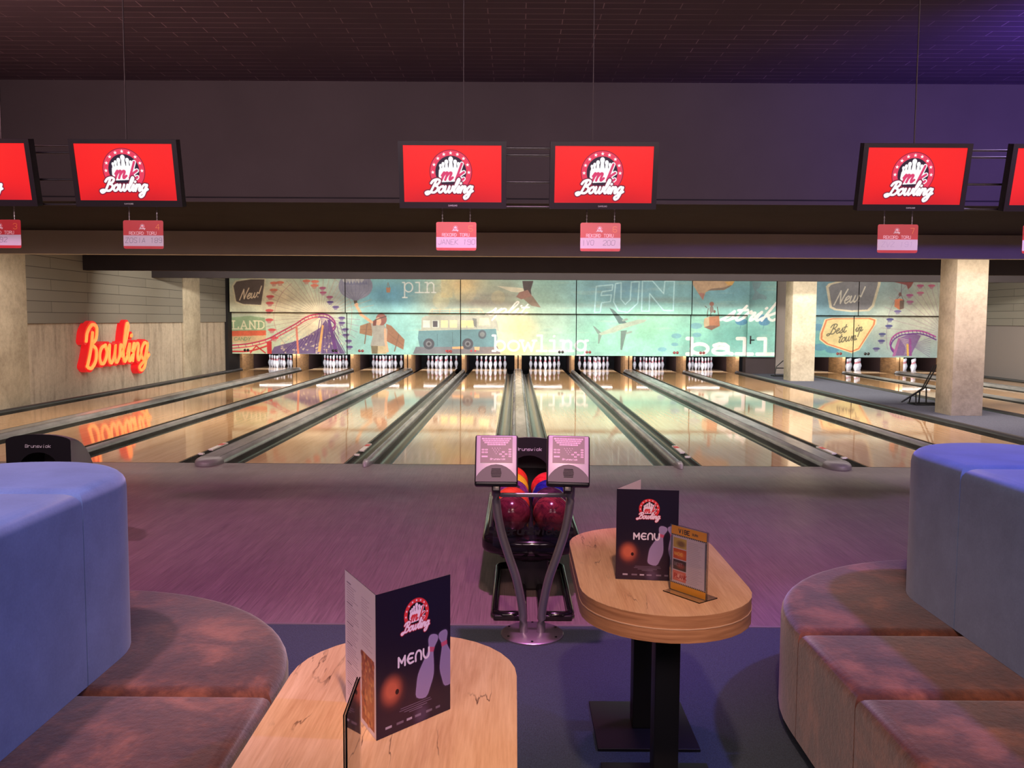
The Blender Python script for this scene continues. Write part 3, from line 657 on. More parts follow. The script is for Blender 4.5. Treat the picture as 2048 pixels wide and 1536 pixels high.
    c.stroke(catmull([(462, 703), (500, 702), (540, 690)], 6), 3, (206, 60, 60)); c.poly([(533, 684), (543, 683), (543, 708), (534, 708)], (204, 62, 62)); c.stroke([(500, 706), (512, 692), (530, 706)], 2.4, (200, 60, 60))
    c.poly([(591, 652), (595, 652), (598, 708), (594, 708)], (222, 130, 110)); c.poly([(644, 650), (648, 651), (641, 704), (635, 704)], (240, 180, 110)); c.poly([(655, 640), (661, 640), (677, 708), (669, 708)], (104, 60, 128))
    # balloon held by the boy
    c.ell(711, 573, 34, 27, (134, 134, 156)); c.poly([(681, 585), (741, 585), (716, 602), (707, 602)], (140, 140, 160)); c.ell(706, 560, 22, 9, (196, 196, 190), .7)
    for k in range(-3, 4): c.stroke([(711+k*9, 552), (711+k*8.5, 582), (711+k*1.2, 601)], .9, (112, 112, 140), .8)
    for k in range(8): c.poly([(690+k*6, 562), (694+k*6, 570), (687+k*6, 570)], (110, 112, 146), .8)
    c.poly([(707, 602), (714, 602), (714, 608), (708, 608)], (80, 66, 56)); c.poly([(772, 576), (781, 576), (780, 586), (773, 586)], (176, 124, 92)); c.stroke([(774, 576), (776, 566), (779, 576)], .9, (130, 110, 90))
    c.text('pin', 'p', 805, 586, 20, 2.6, (236, 240, 236), .9, sx=1.12); c.text('s', 'p', 878, 586, 20, 2.6, (226, 226, 206), .4, sx=1.)
    c.poly([(882, 560), (905, 560), (905, 596), (882, 596)], (214, 200, 150), .55)
    # boy with cardboard wings
    c.poly(A2([(1105, 440), (1200, 408), (1200, 522), (1100, 500)]), (160, 120, 88)); c.poly(A2([(1310, 425), (1350, 440), (1455, 550), (1445, 628), (1310, 560)]), (156, 112, 84))
    c.stroke(A2([(1160, 425), (1140, 580)]), 2, (130, 96, 76)); c.stroke(A2([(1410, 510), (1375, 640)]), 2, (130, 96, 76)); c.stroke(A2([(1108, 470), (1198, 470)]), .8, (126, 92, 70)); c.stroke(A2([(1330, 500), (1448, 600)]), .8, (126, 92, 70))
    c.stroke(A2([(1068, 278), (1110, 350), (1200, 415)]), 5.5, (226, 178, 140)); c.ell(713, 610, 3.4, 3.4, (226, 178, 140))
    c.poly(A2([(1190, 420), (1290, 425), (1320, 470), (1310, 600), (1185, 600), (1205, 520)]), (168, 166, 156)); c.stroke(A2([(1302, 470), (1305, 560), (1320, 640)]), 5, (222, 174, 140))
    c.poly(A2([(1190, 598), (1310, 600), (1312, 660), (1195, 660)]), (196, 180, 140)); c.poly(A2([(1190, 598), (1245, 600), (1240, 660), (1198, 660)]), (120, 110, 84)); 
    c.ell(763, 639, 11, 12, (150, 92, 84)); c.ell(757, 643, 6, 8, (226, 180, 150)); c.stroke(A2([(1222, 395), (1310, 365)]), 2, (86, 66, 60)); c.poly(A2([(1208, 400), (1235, 395), (1230, 440), (1205, 440)]), (120, 62, 56))
    # van
    c.poly([(832, 694), (995, 692), (1002, 708), (826, 708)], (108, 100, 112), .8)
    c.poly(A2([(1585, 480), (1590, 380), (1620, 362), (2150, 355), (2180, 400), (2200, 480)]), (176, 178, 164)); c.poly([(838, 660), (992, 656), (995, 676), (993, 694), (840, 694), (836, 676)], (98, 140, 148))
    c.stroke([(838, 661), (992, 657)], 1.3, (206, 200, 176))
    for x0, x1 in ((1600, 1655), (1675, 1725), (1742, 1795), (1812, 1868), (1900, 1940), (1950, 2000)): c.poly(A2([(x0, 398), (x1, 398), (x1, 455), (x0, 455)]), (250, 232, 170) if x0 > 1700 else (214, 224, 214))
    c.poly(A2([(1678, 402), (1715, 402), (1715, 450), (1678, 450)]), (80, 76, 84)); c.poly(A3([(235, 380), (305, 378), (318, 435), (228, 438)]), (248, 232, 180)); c.poly(A3([(178, 380), (212, 385), (212, 455), (190, 440)]), (120, 124, 120))
    c.poly(A3([(90, 400), (185, 400), (185, 440), (90, 440)]), (250, 226, 160))
    for u, v in ((858, 688), (936, 688)): c.ell(u, v, 11, 11, (70, 74, 84)); c.ell(u, v, 6, 6, (112, 116, 122)); c.ell(u, v, 3, 3, (60, 60, 66))
    for x in (865, 880, 900, 920, 940, 958): c.stroke([(x, 618), (x-1, 628)], 1.2, (206, 186, 150))
    c.stroke([(862, 620), (962, 619), (968, 628), (858, 630)], 1.3, (214, 196, 158), closed=True); c.stroke([(862, 624), (965, 623)], 1, (180, 150, 130)); c.stroke([(875, 668), (875, 692)], .8, (70, 100, 108)); c.stroke([(905, 665), (906, 692)], .8, (70, 100, 108))
    c.ell(965, 669, 8, 9, (78, 90, 100)); c.ell(965, 669, 5, 5, (120, 128, 130)); c.poly([(905, 694), (927, 693), (927, 698), (905, 698)], (250, 176, 120)); c.poly([(949, 694), (960, 694), (959, 701), (950, 700)], (240, 190, 140))
    for u in (893, 899, 943, 951): c.ell(u, 702, 1.8, 1.8, (214, 60, 70))
    # falling figure
    c.poly(A3([(370, 130), (560, 145), (610, 160), (570, 185), (480, 175)]), (226, 222, 196)); c.poly(A3([(568, 90), (655, 90), (635, 160), (640, 200), (590, 200), (575, 140)]), (74, 62, 62)); c.poly(A3([(545, 180), (610, 160), (650, 215), (560, 235), (520, 215)]), (150, 112, 100)); c.poly(A3([(575, 230), (650, 210), (715, 300), (640, 285)]), (140, 122, 106))
    c.text('split', 'c', 974, 630, 12.5, 3.1, (246, 246, 236), slant=.3, sx=1.9); c.text('bowling', 'b', 987, 702, 20.5, 4.2, (252, 252, 242), sx=1.28)
    # FUN outline
    col = (184, 226, 232)
    for p in ([(1150, 132), (1280, 120), (1275, 163), (1195, 175), (1188, 205), (1270, 200), (1262, 253), (1192, 262), (1183, 335), (1138, 338)], [(1300, 112), (1345, 105), (1345, 235), (1380, 275), (1418, 238), (1425, 100), (1487, 95), (1478, 265), (1400, 338), (1325, 325), (1288, 255)], [(1508, 328), (1512, 90), (1590, 90), (1680, 190), (1688, 92), (1762, 92), (1758, 325), (1682, 322), (1570, 190), (1568, 328)]):
        q = A3(p); c.stroke(q, 4.2, (150, 206, 214), .35, closed=True); c.stroke(q, 1.7, col, closed=True)
    # aeroplane
    g = (140, 160, 150); c.poly(A3([(1255, 303), (1285, 315), (1395, 420), (1330, 425)]), (84, 112, 112)); c.poly(A3([(1345, 480), (1395, 475), (1358, 632), (1346, 628)]), (104, 130, 122)); c.poly(A3([(1125, 440), (1145, 450), (1200, 500), (1165, 505)]), (118, 142, 134)); c.poly(A3([(1168, 505), (1198, 512), (1176, 582), (1168, 580)]), (124, 148, 138))
    c.poly(A3([(1175, 500), (1330, 432), (1480, 392), (1550, 392), (1530, 412), (1400, 452), (1300, 490), (1190, 515)]), (166, 184, 166)); c.stroke(A3([(1362, 398), (1392, 390)]), 4, g); c.stroke(A3([(1395, 498), (1428, 488)]), 4, g)
    # parasols
    for u, v, s in ((1353, 672, 10), (1350, 689, 7), (1325, 699, 9), (1392, 652, 12), (1394, 670, 9)): c.ell(u, v, s, s*.5, (104, 158, 180), .65); c.stroke([(u, v), (u+2, v+12)], .7, (120, 170, 180), .7)
    for u, v, s in ((1482, 644, 12), (1524, 636, 12), (1528, 645, 11)): c.ell(u, v, s, s*.55, (72, 130, 176), .75); c.stroke([(u, v), (u-2, v+13)], .8, (70, 120, 150), .8)
    # big balloon and basket
    c.poly(A7([(140, 140), (160, 200), (225, 300), (290, 392), (322, 292), (372, 268), (560, 262), (640, 215), (690, 150)]), (190, 160, 128)); c.poly(A7([(340, 272), (560, 262), (640, 215), (660, 195), (560, 230), (400, 245)]), (128, 112, 98)); c.poly(A7([(560, 160), (690, 150), (660, 200), (610, 205)]), (214, 170, 96)); c.poly(A7([(225, 300), (290, 392), (312, 310), (270, 300)]), (176, 124, 112))
    c.poly(A7([(308, 622), (368, 600), (378, 750), (310, 735), (300, 680)]), (196, 176, 140)); c.poly(A7([(366, 600), (495, 588), (508, 718), (402, 770), (376, 750)]), (176, 118, 84)); c.poly(A7([(308, 735), (376, 712), (505, 715), (402, 772)]), (130, 96, 78))
    for p in ([(345, 600), (360, 500)], [(390, 590), (400, 470)], [(475, 480), (495, 585)]): c.stroke(A7(p), 1.5, (84, 72, 66))
    c.ell(1423, 609, 4.4, 4.4, (150, 104, 92)); c.ell(1423, 620, 4, 7, (120, 110, 104)); c.ell(1429, 624, 2.4, 3, (110, 76, 66)); c.stroke(A7([(320, 470), (340, 488)]), 1.4, (84, 72, 66))
    # grey silhouette, upper right
    c.poly(A7([(905, 160), (1030, 160), (1000, 230), (960, 260), (1010, 310), (1060, 320), (1100, 350), (1090, 385), (1000, 370), (950, 390), (905, 380), (945, 290), (920, 230)]), (128, 158, 168), .75)
    c.text('strik', 'c', 1443, 641, 17.5, 5.0, (246, 246, 242), slant=.42, sx=1.72); c.text('e', 'c', 1551, 641, 17.5, 5, (246, 246, 242), slant=.4)
    c.text('ball', 'b', 1377, 708, 20.5, 7.0, (246, 248, 240), sx=2.15)
    return c
def mural_right():
    c = Cv(1590, 530, 1960, 724, 1.6, (128, 170, 182))
    for b in ((1640, 590, 50, 50, (112, 156, 176), 1), (1650, 690, 60, 40, (104, 180, 172), .9), (1770, 650, 60, 60, (186, 204, 190), 1), (1850, 620, 80, 100, (208, 208, 188), 1), (1790, 580, 30, 30, (150, 172, 176), .6)): c.blob(*b)
    for u, v in ((1634, 655), (1640, 695), (1665, 700)): c.ell(u, v, 14, 7, (76, 128, 170), .6)
    hub = (1890, 668)
    for k in range(22):
        a = PI*.98+k*PI*.045; c.stroke([hub, (hub[0]+130*math.cos(a), hub[1]+150*math.sin(a))], .9, (176, 150, 160), .7)
    c.stroke([(hub[0]+118*math.cos(a), hub[1]+130*math.sin(a)) for a in np.linspace(2.9, 4.6, 24)], .9, (150, 130, 160), .8)
    for (x, y), col in (((915, 585), (84, 84, 140)), ((908, 640), (84, 84, 140)), ((855, 708), (86, 92, 140)), ((850, 765), (84, 80, 140)), ((810, 830), (92, 90, 140)), ((1165, 305), (196, 100, 140)), ((1260, 305), (206, 110, 140)), ((1168, 365), (206, 120, 150)), ((1080, 385), (186, 100, 150)), ((1085, 440), (190, 120, 160)), ((985, 520), (120, 110, 160))):
        u, v = A5([(x, y)])[0]; cabin(c, u, v, col, .9)
    tr = catmull(A5([(960, 850), (925, 800), (940, 740), (990, 700), (1060, 684), (1150, 680), (1220, 695), (1300, 730)]), 8)
    c.poly(A5([(960, 890), (1000, 740), (1100, 700), (1180, 720), (1100, 890)]), (120, 76, 140), .75)
    for k in range(10): c.stroke(A5([(1000+k*10, 740+k*14), (1080-k*4, 760+k*13)]), 1, (214, 206, 196), .8)
    c.stroke(tr, 3, (176, 80, 150)); c.stroke(tr+np.array([1.5, 6]), 2.4, (112, 60, 140))
    for p in tr[::3]: c.stroke([p, p+np.array([2, 6])], 1, (100, 60, 140))
    c.poly(A5([(990, 740), (1010, 745), (970, 895), (945, 895)]), (170, 110, 160)); c.poly(A5([(1060, 790), (1078, 790), (1085, 892), (1068, 892)]), (226, 184, 96)); c.poly(A5([(1078, 740), (1098, 745), (1110, 892), (1090, 892)]), (150, 84, 150))
    for k in range(9): c.stroke(A5([(1100, 800), (1260, 740+k*20)]), 1., (130, 110, 150), .7)
    for w_, col in ((1.12, (222, 214, 186)), (1.0, (134, 134, 140))):
        b = A5([(400, 320), (420, 298), (560, 262), (810, 262), (808, 300), (765, 470), (730, 505), (600, 512), (470, 498), (432, 480)]); cx = sum(p[0] for p in b)/10; cy_ = sum(p[1] for p in b)/10
        c.poly([(cx+(x-cx)*w_, cy_+(y-cy_)*w_) for x, y in b], col)
    c.text('New!', 'c', 1668, 611, 13.8, 2.6, (232, 228, 214), slant=.34, sx=1.0, dv=-.14)
    for w_, col in ((1.09, (232, 220, 176)), (1.04, (224, 132, 86)), (.97, (240, 222, 160))):
        b = A5([(385, 592), (440, 580), (740, 578), (785, 592), (780, 630), (660, 830), (600, 855), (400, 790), (348, 750), (350, 700)]); cx = 1694; cy_ = 665
        c.poly([(cx+(x-cx)*w_, cy_+(y-cy_)*w_) for x, y in b], col)
    c.text('Best', 'c', 1659, 669, 9.5, 2.0, (112, 106, 84), slant=.28, sx=1.02, dv=-.12); c.text('in', 'c', 1709, 664, 8.5, 1.9, (112, 106, 84), slant=.28, sx=1.15, dv=-.1); c.text('town!', 'c', 1676, 686, 9.5, 2.0, (112, 106, 84), slant=.28, sx=1.0, dv=-.16)
    c.poly(A5([(930, 270), (1110, 270), (1090, 310), (1065, 335), (1050, 300)]), (150, 84, 84)); c.poly(A5([(958, 420), (1000, 412), (1035, 425), (1035, 495), (1000, 508), (955, 480)]), (224, 140, 104)); c.poly(A5([(1000, 430), (1035, 425), (1035, 495), (1000, 506)]), (130, 110, 100)); c.stroke(A5([(1008, 290), (1008, 380), (975, 415)]), 1, (110, 90, 100)); c.stroke(A5([(1008, 380), (1035, 440)]), 1, (110, 90, 100)); c.ell(1798, 590, 3, 4, (130, 96, 96))
    return c
def MU(pl, X, Z):
    """place on the mural print (u,v) for a point of the wall"""
    if pl == 'low': u = 1031.2+67.56*X; v = 711-(Z-.515)*67.6
    elif pl == 'up': u = 1031.0+68.55*X; v = 628-(Z-1.75)*68.9
    else: u = 1031.1+68.0*X; v = 711-(Z-.515)*67.9
    return u, v+(u-1031)*.0058
cvl, cvr = mural_left(), mural_right()
def grain(c, cell, amp, seed):
    r = np.random.RandomState(seed); gh, gw = int(c.h/cell)+3, int(c.w/cell)+3; g = r.rand(gh, gw)*2-1
    y = np.arange(c.h)/cell; x = np.arange(c.w)/cell; i, j = y.astype(int), x.astype(int); a, b = (y-i)[:, None], (x-j)[None, :]
    a, b = a*a*(3-2*a), b*b*(3-2*b)
    n = (g[i][:, j]*(1-b)+g[i][:, j+1]*b)*(1-a)+(g[i+1][:, j]*(1-b)+g[i+1][:, j+1]*b)*a
    c.a = np.clip(c.a*(1+amp*n[..., None]), 0, 255)
for c_ in (cvl, cvr):
    grain(c_, 60, .07, 1); grain(c_, 22, .045, 2); grain(c_, 7, .03, 3); grain(c_, 2.5, .03, 4)
def mural_panel(name, cv, pl, x0, x1, z0, z1, y, parent=None, res=.0088):
    nu = int((x1-x0)/res)+2; nv = int((z1-z0)/res)+2
    X = np.linspace(x0, x1, nu)[None, :]+np.zeros((nv, 1)); Z = np.linspace(z1, z0, nv)[:, None]+np.zeros((1, nu))
    U, V = MU(pl, X, Z); colr = cv.sample(U, V)
    cx = (x0+x1)/2
    me = grid_me((x0-cx, 0, z1-z0), (x1-x0, 0, 0), (0, 0, -(z1-z0)), nu, nv, colr, M['print'], (0, .03, 0))
    return obj(name, me, None, parent, (cx, y, z0))
G = .012
PL = [(-8.41, -4.99, 'lower mural panel with the red roller coaster and LAND lettering'), (-4.99, -1.62, 'lower mural panel with the boy in cardboard wings and half the van'),
      (-1.62, 1.80, 'lower mural panel with the front of the van and white word bowling'), (1.80, 5.18, 'lower mural panel with the aeroplane'), (5.18, 6.86, 'lower mural panel with the hanging basket and large letters ba')]
PU = [(-8.365, -4.975, 'upper mural panel with dark New! badge and ferris wheel, left end'), (-4.975, -1.607, 'upper mural panel with grey balloon and word pins'), (-1.607, 1.77, 'upper mural panel with falling figure and word split'),
      (1.77, 5.145, 'upper mural panel with outlined word FUN'), (5.145, 6.825, 'upper mural panel with the tan balloon and start of strik')]
IND = [(-8.02, 0), (-7.93, 0), (-5.40, 1), (-5.31, 1), (-4.62, 2), (-4.53, 2), (-2.0, 2), (-1.91, 2), (1.31, 1), (1.40, 1), (2.12, 2), (2.21, 2), (4.71, 2), (4.80, 2), (5.49, 2), (5.58, 2), (9.54, 2), (9.63, 2), (10.36, 1), (10.45, 1)]
disc = lathe([(0, -.004), (.036, -.004), (.042, 0), (.036, .006), (0, .01)], 16); disc.transform(Matrix.Rotation(PI/2, 4, 'X'))
disc.materials.append(None)
def inds(panel, x0, x1, y):
    for X, k in IND:
        if x0 < X < x1: o = obj('indicator_lamp', disc, None, panel, (X-(x0+x1)/2, -.008, .105)); o.material_slots[0].link = 'OBJECT'; o.material_slots[0].material = M['ind_dark'] if k < 2 else M['ind_red']
for x0, x1, lb in PL: inds(tag(mural_panel('mural_panel', cvl, 'low', x0+G, x1-G, .515, 1.735, 25.6), lb, 'mural panel', 'printed mural panels above the pin decks'), x0, x1, 25.6)
for x0, x1, lb in PU: tag(mural_panel('mural_panel', cvl, 'up', x0+G, x1-G, 1.75, 2.825, 25.3), lb, 'mural panel', 'printed mural panels above the pin decks')
t = tag(thing('door_1', None, None, (7.22, 25.45, .515)), kind='structure')
o = mural_panel('door_leaf', cvl, 'mid', 6.815, 7.635, .515, 2.82, 25.45); o.parent = t; o.location = (.005, 0, 0)
tube('door_handle', M['black_metal'], [(-.3, -.03, .50), (-.3, -.05, .50), (-.20, -.05, .50)], .014, t, 8); obj('handle_plate', boxme(-.325, -.285, -.012, 0, .38, .62), M['black_metal'], t)
for x0, x1, lb in ((8.37, 9.995, 'lower mural panel behind the far column'), (9.995, 13.4, 'lower mural panel with Best in town! badge half and purple wheel')): inds(tag(mural_panel('mural_panel', cvr, 'low', x0+G, x1-G, .515, 1.735, 25.6), lb, 'mural panel', 'printed mural panels above the pin decks'), x0, x1, 25.6)
for x0, x1, lb in ((8.37, 9.995, 'upper mural panel with left half of grey New! badge, right of the far column'), (9.995, 13.4, 'upper mural panel with the orange basket and right half of the badge')): tag(mural_panel('mural_panel', cvr, 'up', x0+G, x1-G, 1.75, 2.825, 25.3), lb, 'mural panel', 'printed mural panels above the pin decks')
# dark frame behind the panels, jambs, riser below the door
struct('trim_9', M['pit'], XL+.02, XL+.10, 25.25, 26.3, 0, 2.83); struct('wall_end', M['grey_wall'], 7.72, 8.34, 25.62, 25.8, 0, 2.83)
struct('trim_10', M['facia'], 6.83, 7.70, 25.6, 25.95, .012, .50); struct('trim_11', M['pit'], XL+.1, XR, 25.72, 25.76, .53, 2.83)
struct('trim_12', M['pit'], XL+.1, XR, 26.4, 29.3, .63, .66)
struct('trim_13', M['pit'], 13.42, XR, 25.3, 25.7, 0, 2.83)

# ------------------------------------------------------------------ red neon word on the left wall
SIGN = dict(CUR)
SIGN['B'] = (1.12, [[(.38, 1.6), (.36, 1.0), (.22, .3), (.1, -.05)], [(-.12, 1.2), (-.05, 1.65), (.3, 2.0), (.72, 1.85), (.72, 1.3), (.42, 1.02), (.8, .75), (.82, .2), (.5, -.15), (.2, -.12)]])
sg = thing('neon_sign', 'glowing orange and red script word Bowling on the concrete wall', 'sign', (XL, 18.2, .35))
hs, sxs = .395, 1.17; cx = 0; y0 = 16.72-18.2; z0 = .28
for ch in 'Bowling':
    adv, sts = SIGN[ch]
    bb, bf = bmesh.new(), bmesh.new()
    for st in sts:
        p = np.array(st, float); p = catmull(p, 7) if len(p) > 2 else p
        if ch == 'g': p = np.where(p[:, 1:] < 0, p*[1, .62], p)
        q = np.stack([y0+hs*sxs*(cx+p[:, 0]+.16*p[:, 1]), z0+hs*p[:, 1]], -1)
        ribbon_bm(bb, q, .15, lambda u, v, d: (d, u, v), .002, .15); ribbon_bm(bf, q, .062, lambda u, v, d: (d, u, v), .151, .18)
    bmesh.ops.recalc_face_normals(bb, faces=bb.faces); bmesh.ops.recalc_face_normals(bf, faces=bf.faces)
    o = obj('letter', fin(bb, 0), M['sign_red'], sg); f = obj('glowing_face', fin(bf, 0), M['neon'], o); f['label'] = 'orange glowing face'; cx += adv

# ------------------------------------------------------------------ black tube ramps on the walkway
def frame_thing(name, label, loc, segs, r=.014, cat='ramp'):
    t = thing(name, label, cat, loc)
    for nm, pts, cl in segs: tube(nm, M['black_metal'], pts, r, t, 8, cl)
frame_thing('bowling_ramp', 'black tube bowling ramp leaning out beside the near concrete column', (7.62, 16.15, .012), [
    ('slide_rail', [(-.37, 0, .06), (.0, 0, .31), (.15, 0, .62), (.2, 0, .75)], False), ('slide_rail', [(-.23, .25, .05), (.16, .25, .3), (.33, .25, .62), (.38, .25, .75)], False),
    ('leg', [(-.11, -.02, .01), (-.11, 0, .235)], False), ('leg', [(.08, -.02, .01), (.08, 0, .34)], False), ('leg', [(-.11, .27, .01), (-.09, .25, .13)], False), ('leg', [(.08, .27, .01), (.08, .25, .25)], False),
    ('base_frame', [(-.12, -.04, .014), (.36, -.04, .014), (.36, .29, .014), (-.12, .29, .014)], True)])
frame_thing('bowling_ramp', 'small black tube frame half hidden by the far concrete column', (7.35, 24.3, .012), [
    ('slide_rail', [(-.04, 0, .02), (.0, 0, .28), (.19, 0, .45)], False), ('leg', [(0, 0, .24), (.25, 0, .24)], False), ('base_frame', [(-.05, 0, .014), (.25, 0, .014), (.25, .3, .014), (-.05, .3, .014)], True)])

# ------------------------------------------------------------------ logo artwork
def logo(c, cx, cy_, R, ring, outline, inner, mk, white, sc=1.):
    c.ell(cx, cy_, R*1.03, R*1.03, outline); c.ell(cx, cy_, R, R, ring); c.ell(cx, cy_, R*.75, R*.75, inner)
    for a in (0, 22, -22, 45, -45, 68, -68, 92, -92):
        t = math.radians(a-90); sx_, sy2 = cx+R*.875*math.cos(t), cy_+R*.875*math.sin(t); r1 = R*.095
        c.poly([(sx_+(r1 if k % 2 == 0 else r1*.42)*math.sin(k*PI/5), sy2-(r1 if k % 2 == 0 else r1*.42)*math.cos(k*PI/5)) for k in range(10)], white)
    for x, y, r in ((0, -.58, .115), (-.21, -.46, .095), (.21, -.46, .095), (-.37, -.36, .08), (.37, -.36, .08), (-.5, -.28, .07), (.48, -.28, .07)):
        c.ell(cx+x*R, cy_+y*R, r*R, r*R*1.2, white); c.poly([(cx+(x-r*.55)*R, cy_+y*R), (cx+(x+r*.55)*R, cy_+y*R), (cx+(x+r)*R, cy_+(y+.42)*R), (cx+(x-r)*R, cy_+(y+.42)*R)], white)
    c.poly([(cx+x*R, cy_+y*R) for x, y in ((-.58, -.08), (-.4, -.2), (.4, -.2), (.55, .0), (.5, .45), (-.5, .5), (-.6, .2))], white)
    c.text('m', 'c', cx-.5*R, cy_+.38*R, .36*R, .2*R, white, slant=.3, sx=1.1); c.text('k', 'c', cx+.2*R, cy_+.38*R, .38*R, .2*R, white, slant=.3, sx=1.1)
    c.text('m', 'c', cx-.5*R, cy_+.38*R, .36*R, .11*R, mk, slant=.3, sx=1.1); c.text('k', 'c', cx+.2*R, cy_+.38*R, .38*R, .11*R, mk, slant=.3, sx=1.1)
    for w_, col in ((.21, outline), (.115, white)): c.text('Bowling', 'c', cx-1.04*R, cy_+.98*R, .31*R, w_*R, col, slant=.3, sx=1.06)

# ------------------------------------------------------------------ overhead screens
c = Cv(0, 0, 1.78, 1, 215, (248, 26, 30))
c.blob(.9, .25, .9, .5, (255, 34, 30), .8); c.blob(.9, 1.1, 1.2, .3, (190, 20, 36), .8)
logo(c, .86, .46, .375, (236, 60, 92), (120, 14, 50), (44, 26, 50), (222, 60, 110), (255, 255, 255))
SW, SH = .70, .395
scr_me = cv_me(c, (-SW/2, 0, SH/2), (SW, 0, 0), (0, 0, -SH), M['screen'])
def bezel_me():
    bm = bmesh.new(); bmbox(bm, -SW/2-.035, SW/2+.035, .004, .07, -SH/2-.045, SH/2+.03)
    bmbox(bm, -SW/2-.035, -SW/2, -.006, .01, -SH/2-.045, SH/2+.03); bmbox(bm, SW/2, SW/2+.035, -.006, .01, -SH/2-.045, SH/2+.03)
    bmbox(bm, -SW/2, SW/2, -.006, .01, SH/2, SH/2+.03); bmbox(bm, -SW/2, SW/2, -.006, .01, -SH/2-.045, -SH/2); bmbox(bm, -.2, .2, .07, .11, -.12, .12); return fin(bm)
M['bezel'] = mat('screen_bezel', L(30, 22, 28), .35)
bez_me = bezel_me(); bez_me.materials.append(M['bezel'])
mon = []
MX = [(-3.85, 'leftmost red screen, cut by the picture edge, above the sign numbered 3'), (-2.80, 'red screen above the record sign numbered 4'), (-.457, 'red screen above the record sign numbered 5'), (.625, 'red screen above the record sign numbered 6'), (2.845, 'red screen above the record sign numbered 7'), (3.90, 'rightmost red screen, only its left edge showing')]
for k, (x, lb) in enumerate(MX):
    t = thing('wall_screen', lb, 'screen', (x, 6.275, 2.605), group='overhead scoring screens'); t.rotation_euler = (math.radians(12), 0, 0)
    t.name = 'scoring_screen'
    obj('housing', bez_me, None, t); obj('display', scr_me, None, t)
    if k == 0:
        lg = letters('maker_lettering', M['grey_text'], 'SAMSUNG', 'v', 0, -SH/2-.029, .010, .0018, lambda u, v, d: (u, -.0065-d, v), t, d=.0006, center=True); lgm = lg.data
    else: obj('maker_lettering', lgm, None, t)
# hanging rails that carry each pair of screens
for x0, x1, lb in ((-3.85, -2.80, 'dark rail frame carrying the two left screens'), (-.457, .625, 'dark rail frame carrying the two middle screens'), (2.845, 3.90, 'dark rail frame carrying the two right screens')):
    t = thing('screen_rail', lb, 'bracket', ((x0+x1)/2, 6.43, 4.07), group='hanging rail frames behind the screens'); w_ = (x1-x0)/2+.05
    for z in (2.82, 2.77, 2.575, 2.395): tube('rail', M['bezel'], [(-w_, 0, z-4.07), (w_, 0, z-4.07)], .009, t, 6)
    for s in (-1, 1): obj('hanger', boxme(s*w_*.8-.003, s*w_*.8+.003, .01, .02, -1.69, 0), M['facia'], t)
# record signs on chains
RS = [(-3.803, '3', 'UL 192', 'red and white record sign numbered 3, cut by the left edge'), (-2.75, '4', 'ZOSIA 189', 'red and white record sign numbered 4 reading ZOSIA 189'), (-.44, '5', 'JANEK 190', 'red and white record sign numbered 5 reading JANEK 190'),
      (.622, '6', 'IVO  200', 'red and white record sign numbered 6 reading IVO 200'), (2.808, '7', '', 'red and white record sign numbered 7 with faint writing'), (3.872, '', '', 'record sign at the right edge, only a sliver showing')]
def rounded(x0, x1, y0, y1, r, n=5):
    out = []
    for cx_, cy_, a in ((x1-r, y1-r, 0), (x0+r, y1-r, 90), (x0+r, y0+r, 180), (x1-r, y0+r, 270)): out += [(cx_+r*math.cos(math.radians(a+90*k/n)), cy_+r*math.sin(math.radians(a+90*k/n))) for k in range(n+1)]
    return out
M['red_board'] = mat('red_board', L(176, 38, 46), .4)
bd_me = prismme(rounded(-.148, .148, -.104, .104, .014), 0, .004); bd_me.transform(Matrix.Rotation(PI/2, 4, 'X')); bd_me.materials.append(M['red_board'])
bm = bmesh.new()
for k in range(9):
    z = .106+k*.0115; n = 8; P = [(.0032*math.cos(a), .0075*math.sin(a)) for a in np.linspace(0, 2*PI, n+1)[:-1]]
    pts = [(p[0], 0, z+p[1]) if k % 2 == 0 else (0, p[0], z+p[1]) for p in P]; tubebm(bm, pts, .0013, 5, True)
chain_me = fin(bm, 60); chain_me.materials.append(M['chain'])
for x, num, name_, lb in RS:
    t = thing('record_sign', lb, 'sign', (x, 6.43, 2.178), group='record signs hanging on chains')
    obj('board', bd_me, None, t)
    c = Cv(0, 0, 296, 184, .9, (176, 38, 46)); c.poly([(0, 98), (296, 98), (296, 176), (0, 176)], (186, 170, 186))
    logo(c, 142, 32, 20, (214, 60, 70), (70, 30, 40), (50, 26, 40), (210, 60, 80), (236, 196, 206)); c.text('REKORD TORU', 'v', 146, 92, 21, 3.6, (220, 180, 186), sx=.93, center=True)
    c.text(num, 'v', 240, 56, 40, 2.6, (226, 130, 60)); c.text(name_, 'v', 14, 152, 36, 2.4, (96, 88, 106), sx=.9, slant=.08, jitter=.03)
    if not name_: c.text('ZVZ 191', 'v', 30, 152, 36, 2.2, (160, 146, 168), sx=1.0, slant=.1, jitter=.04)
    obj('print', cv_me(c, (-.148, -.0045, .092), (.296, 0, 0), (0, 0, -.184), M['card']), None, t)
    for s in (-1, 1): obj('chain', chain_me, None, t, (s*.102, -.002, 0))

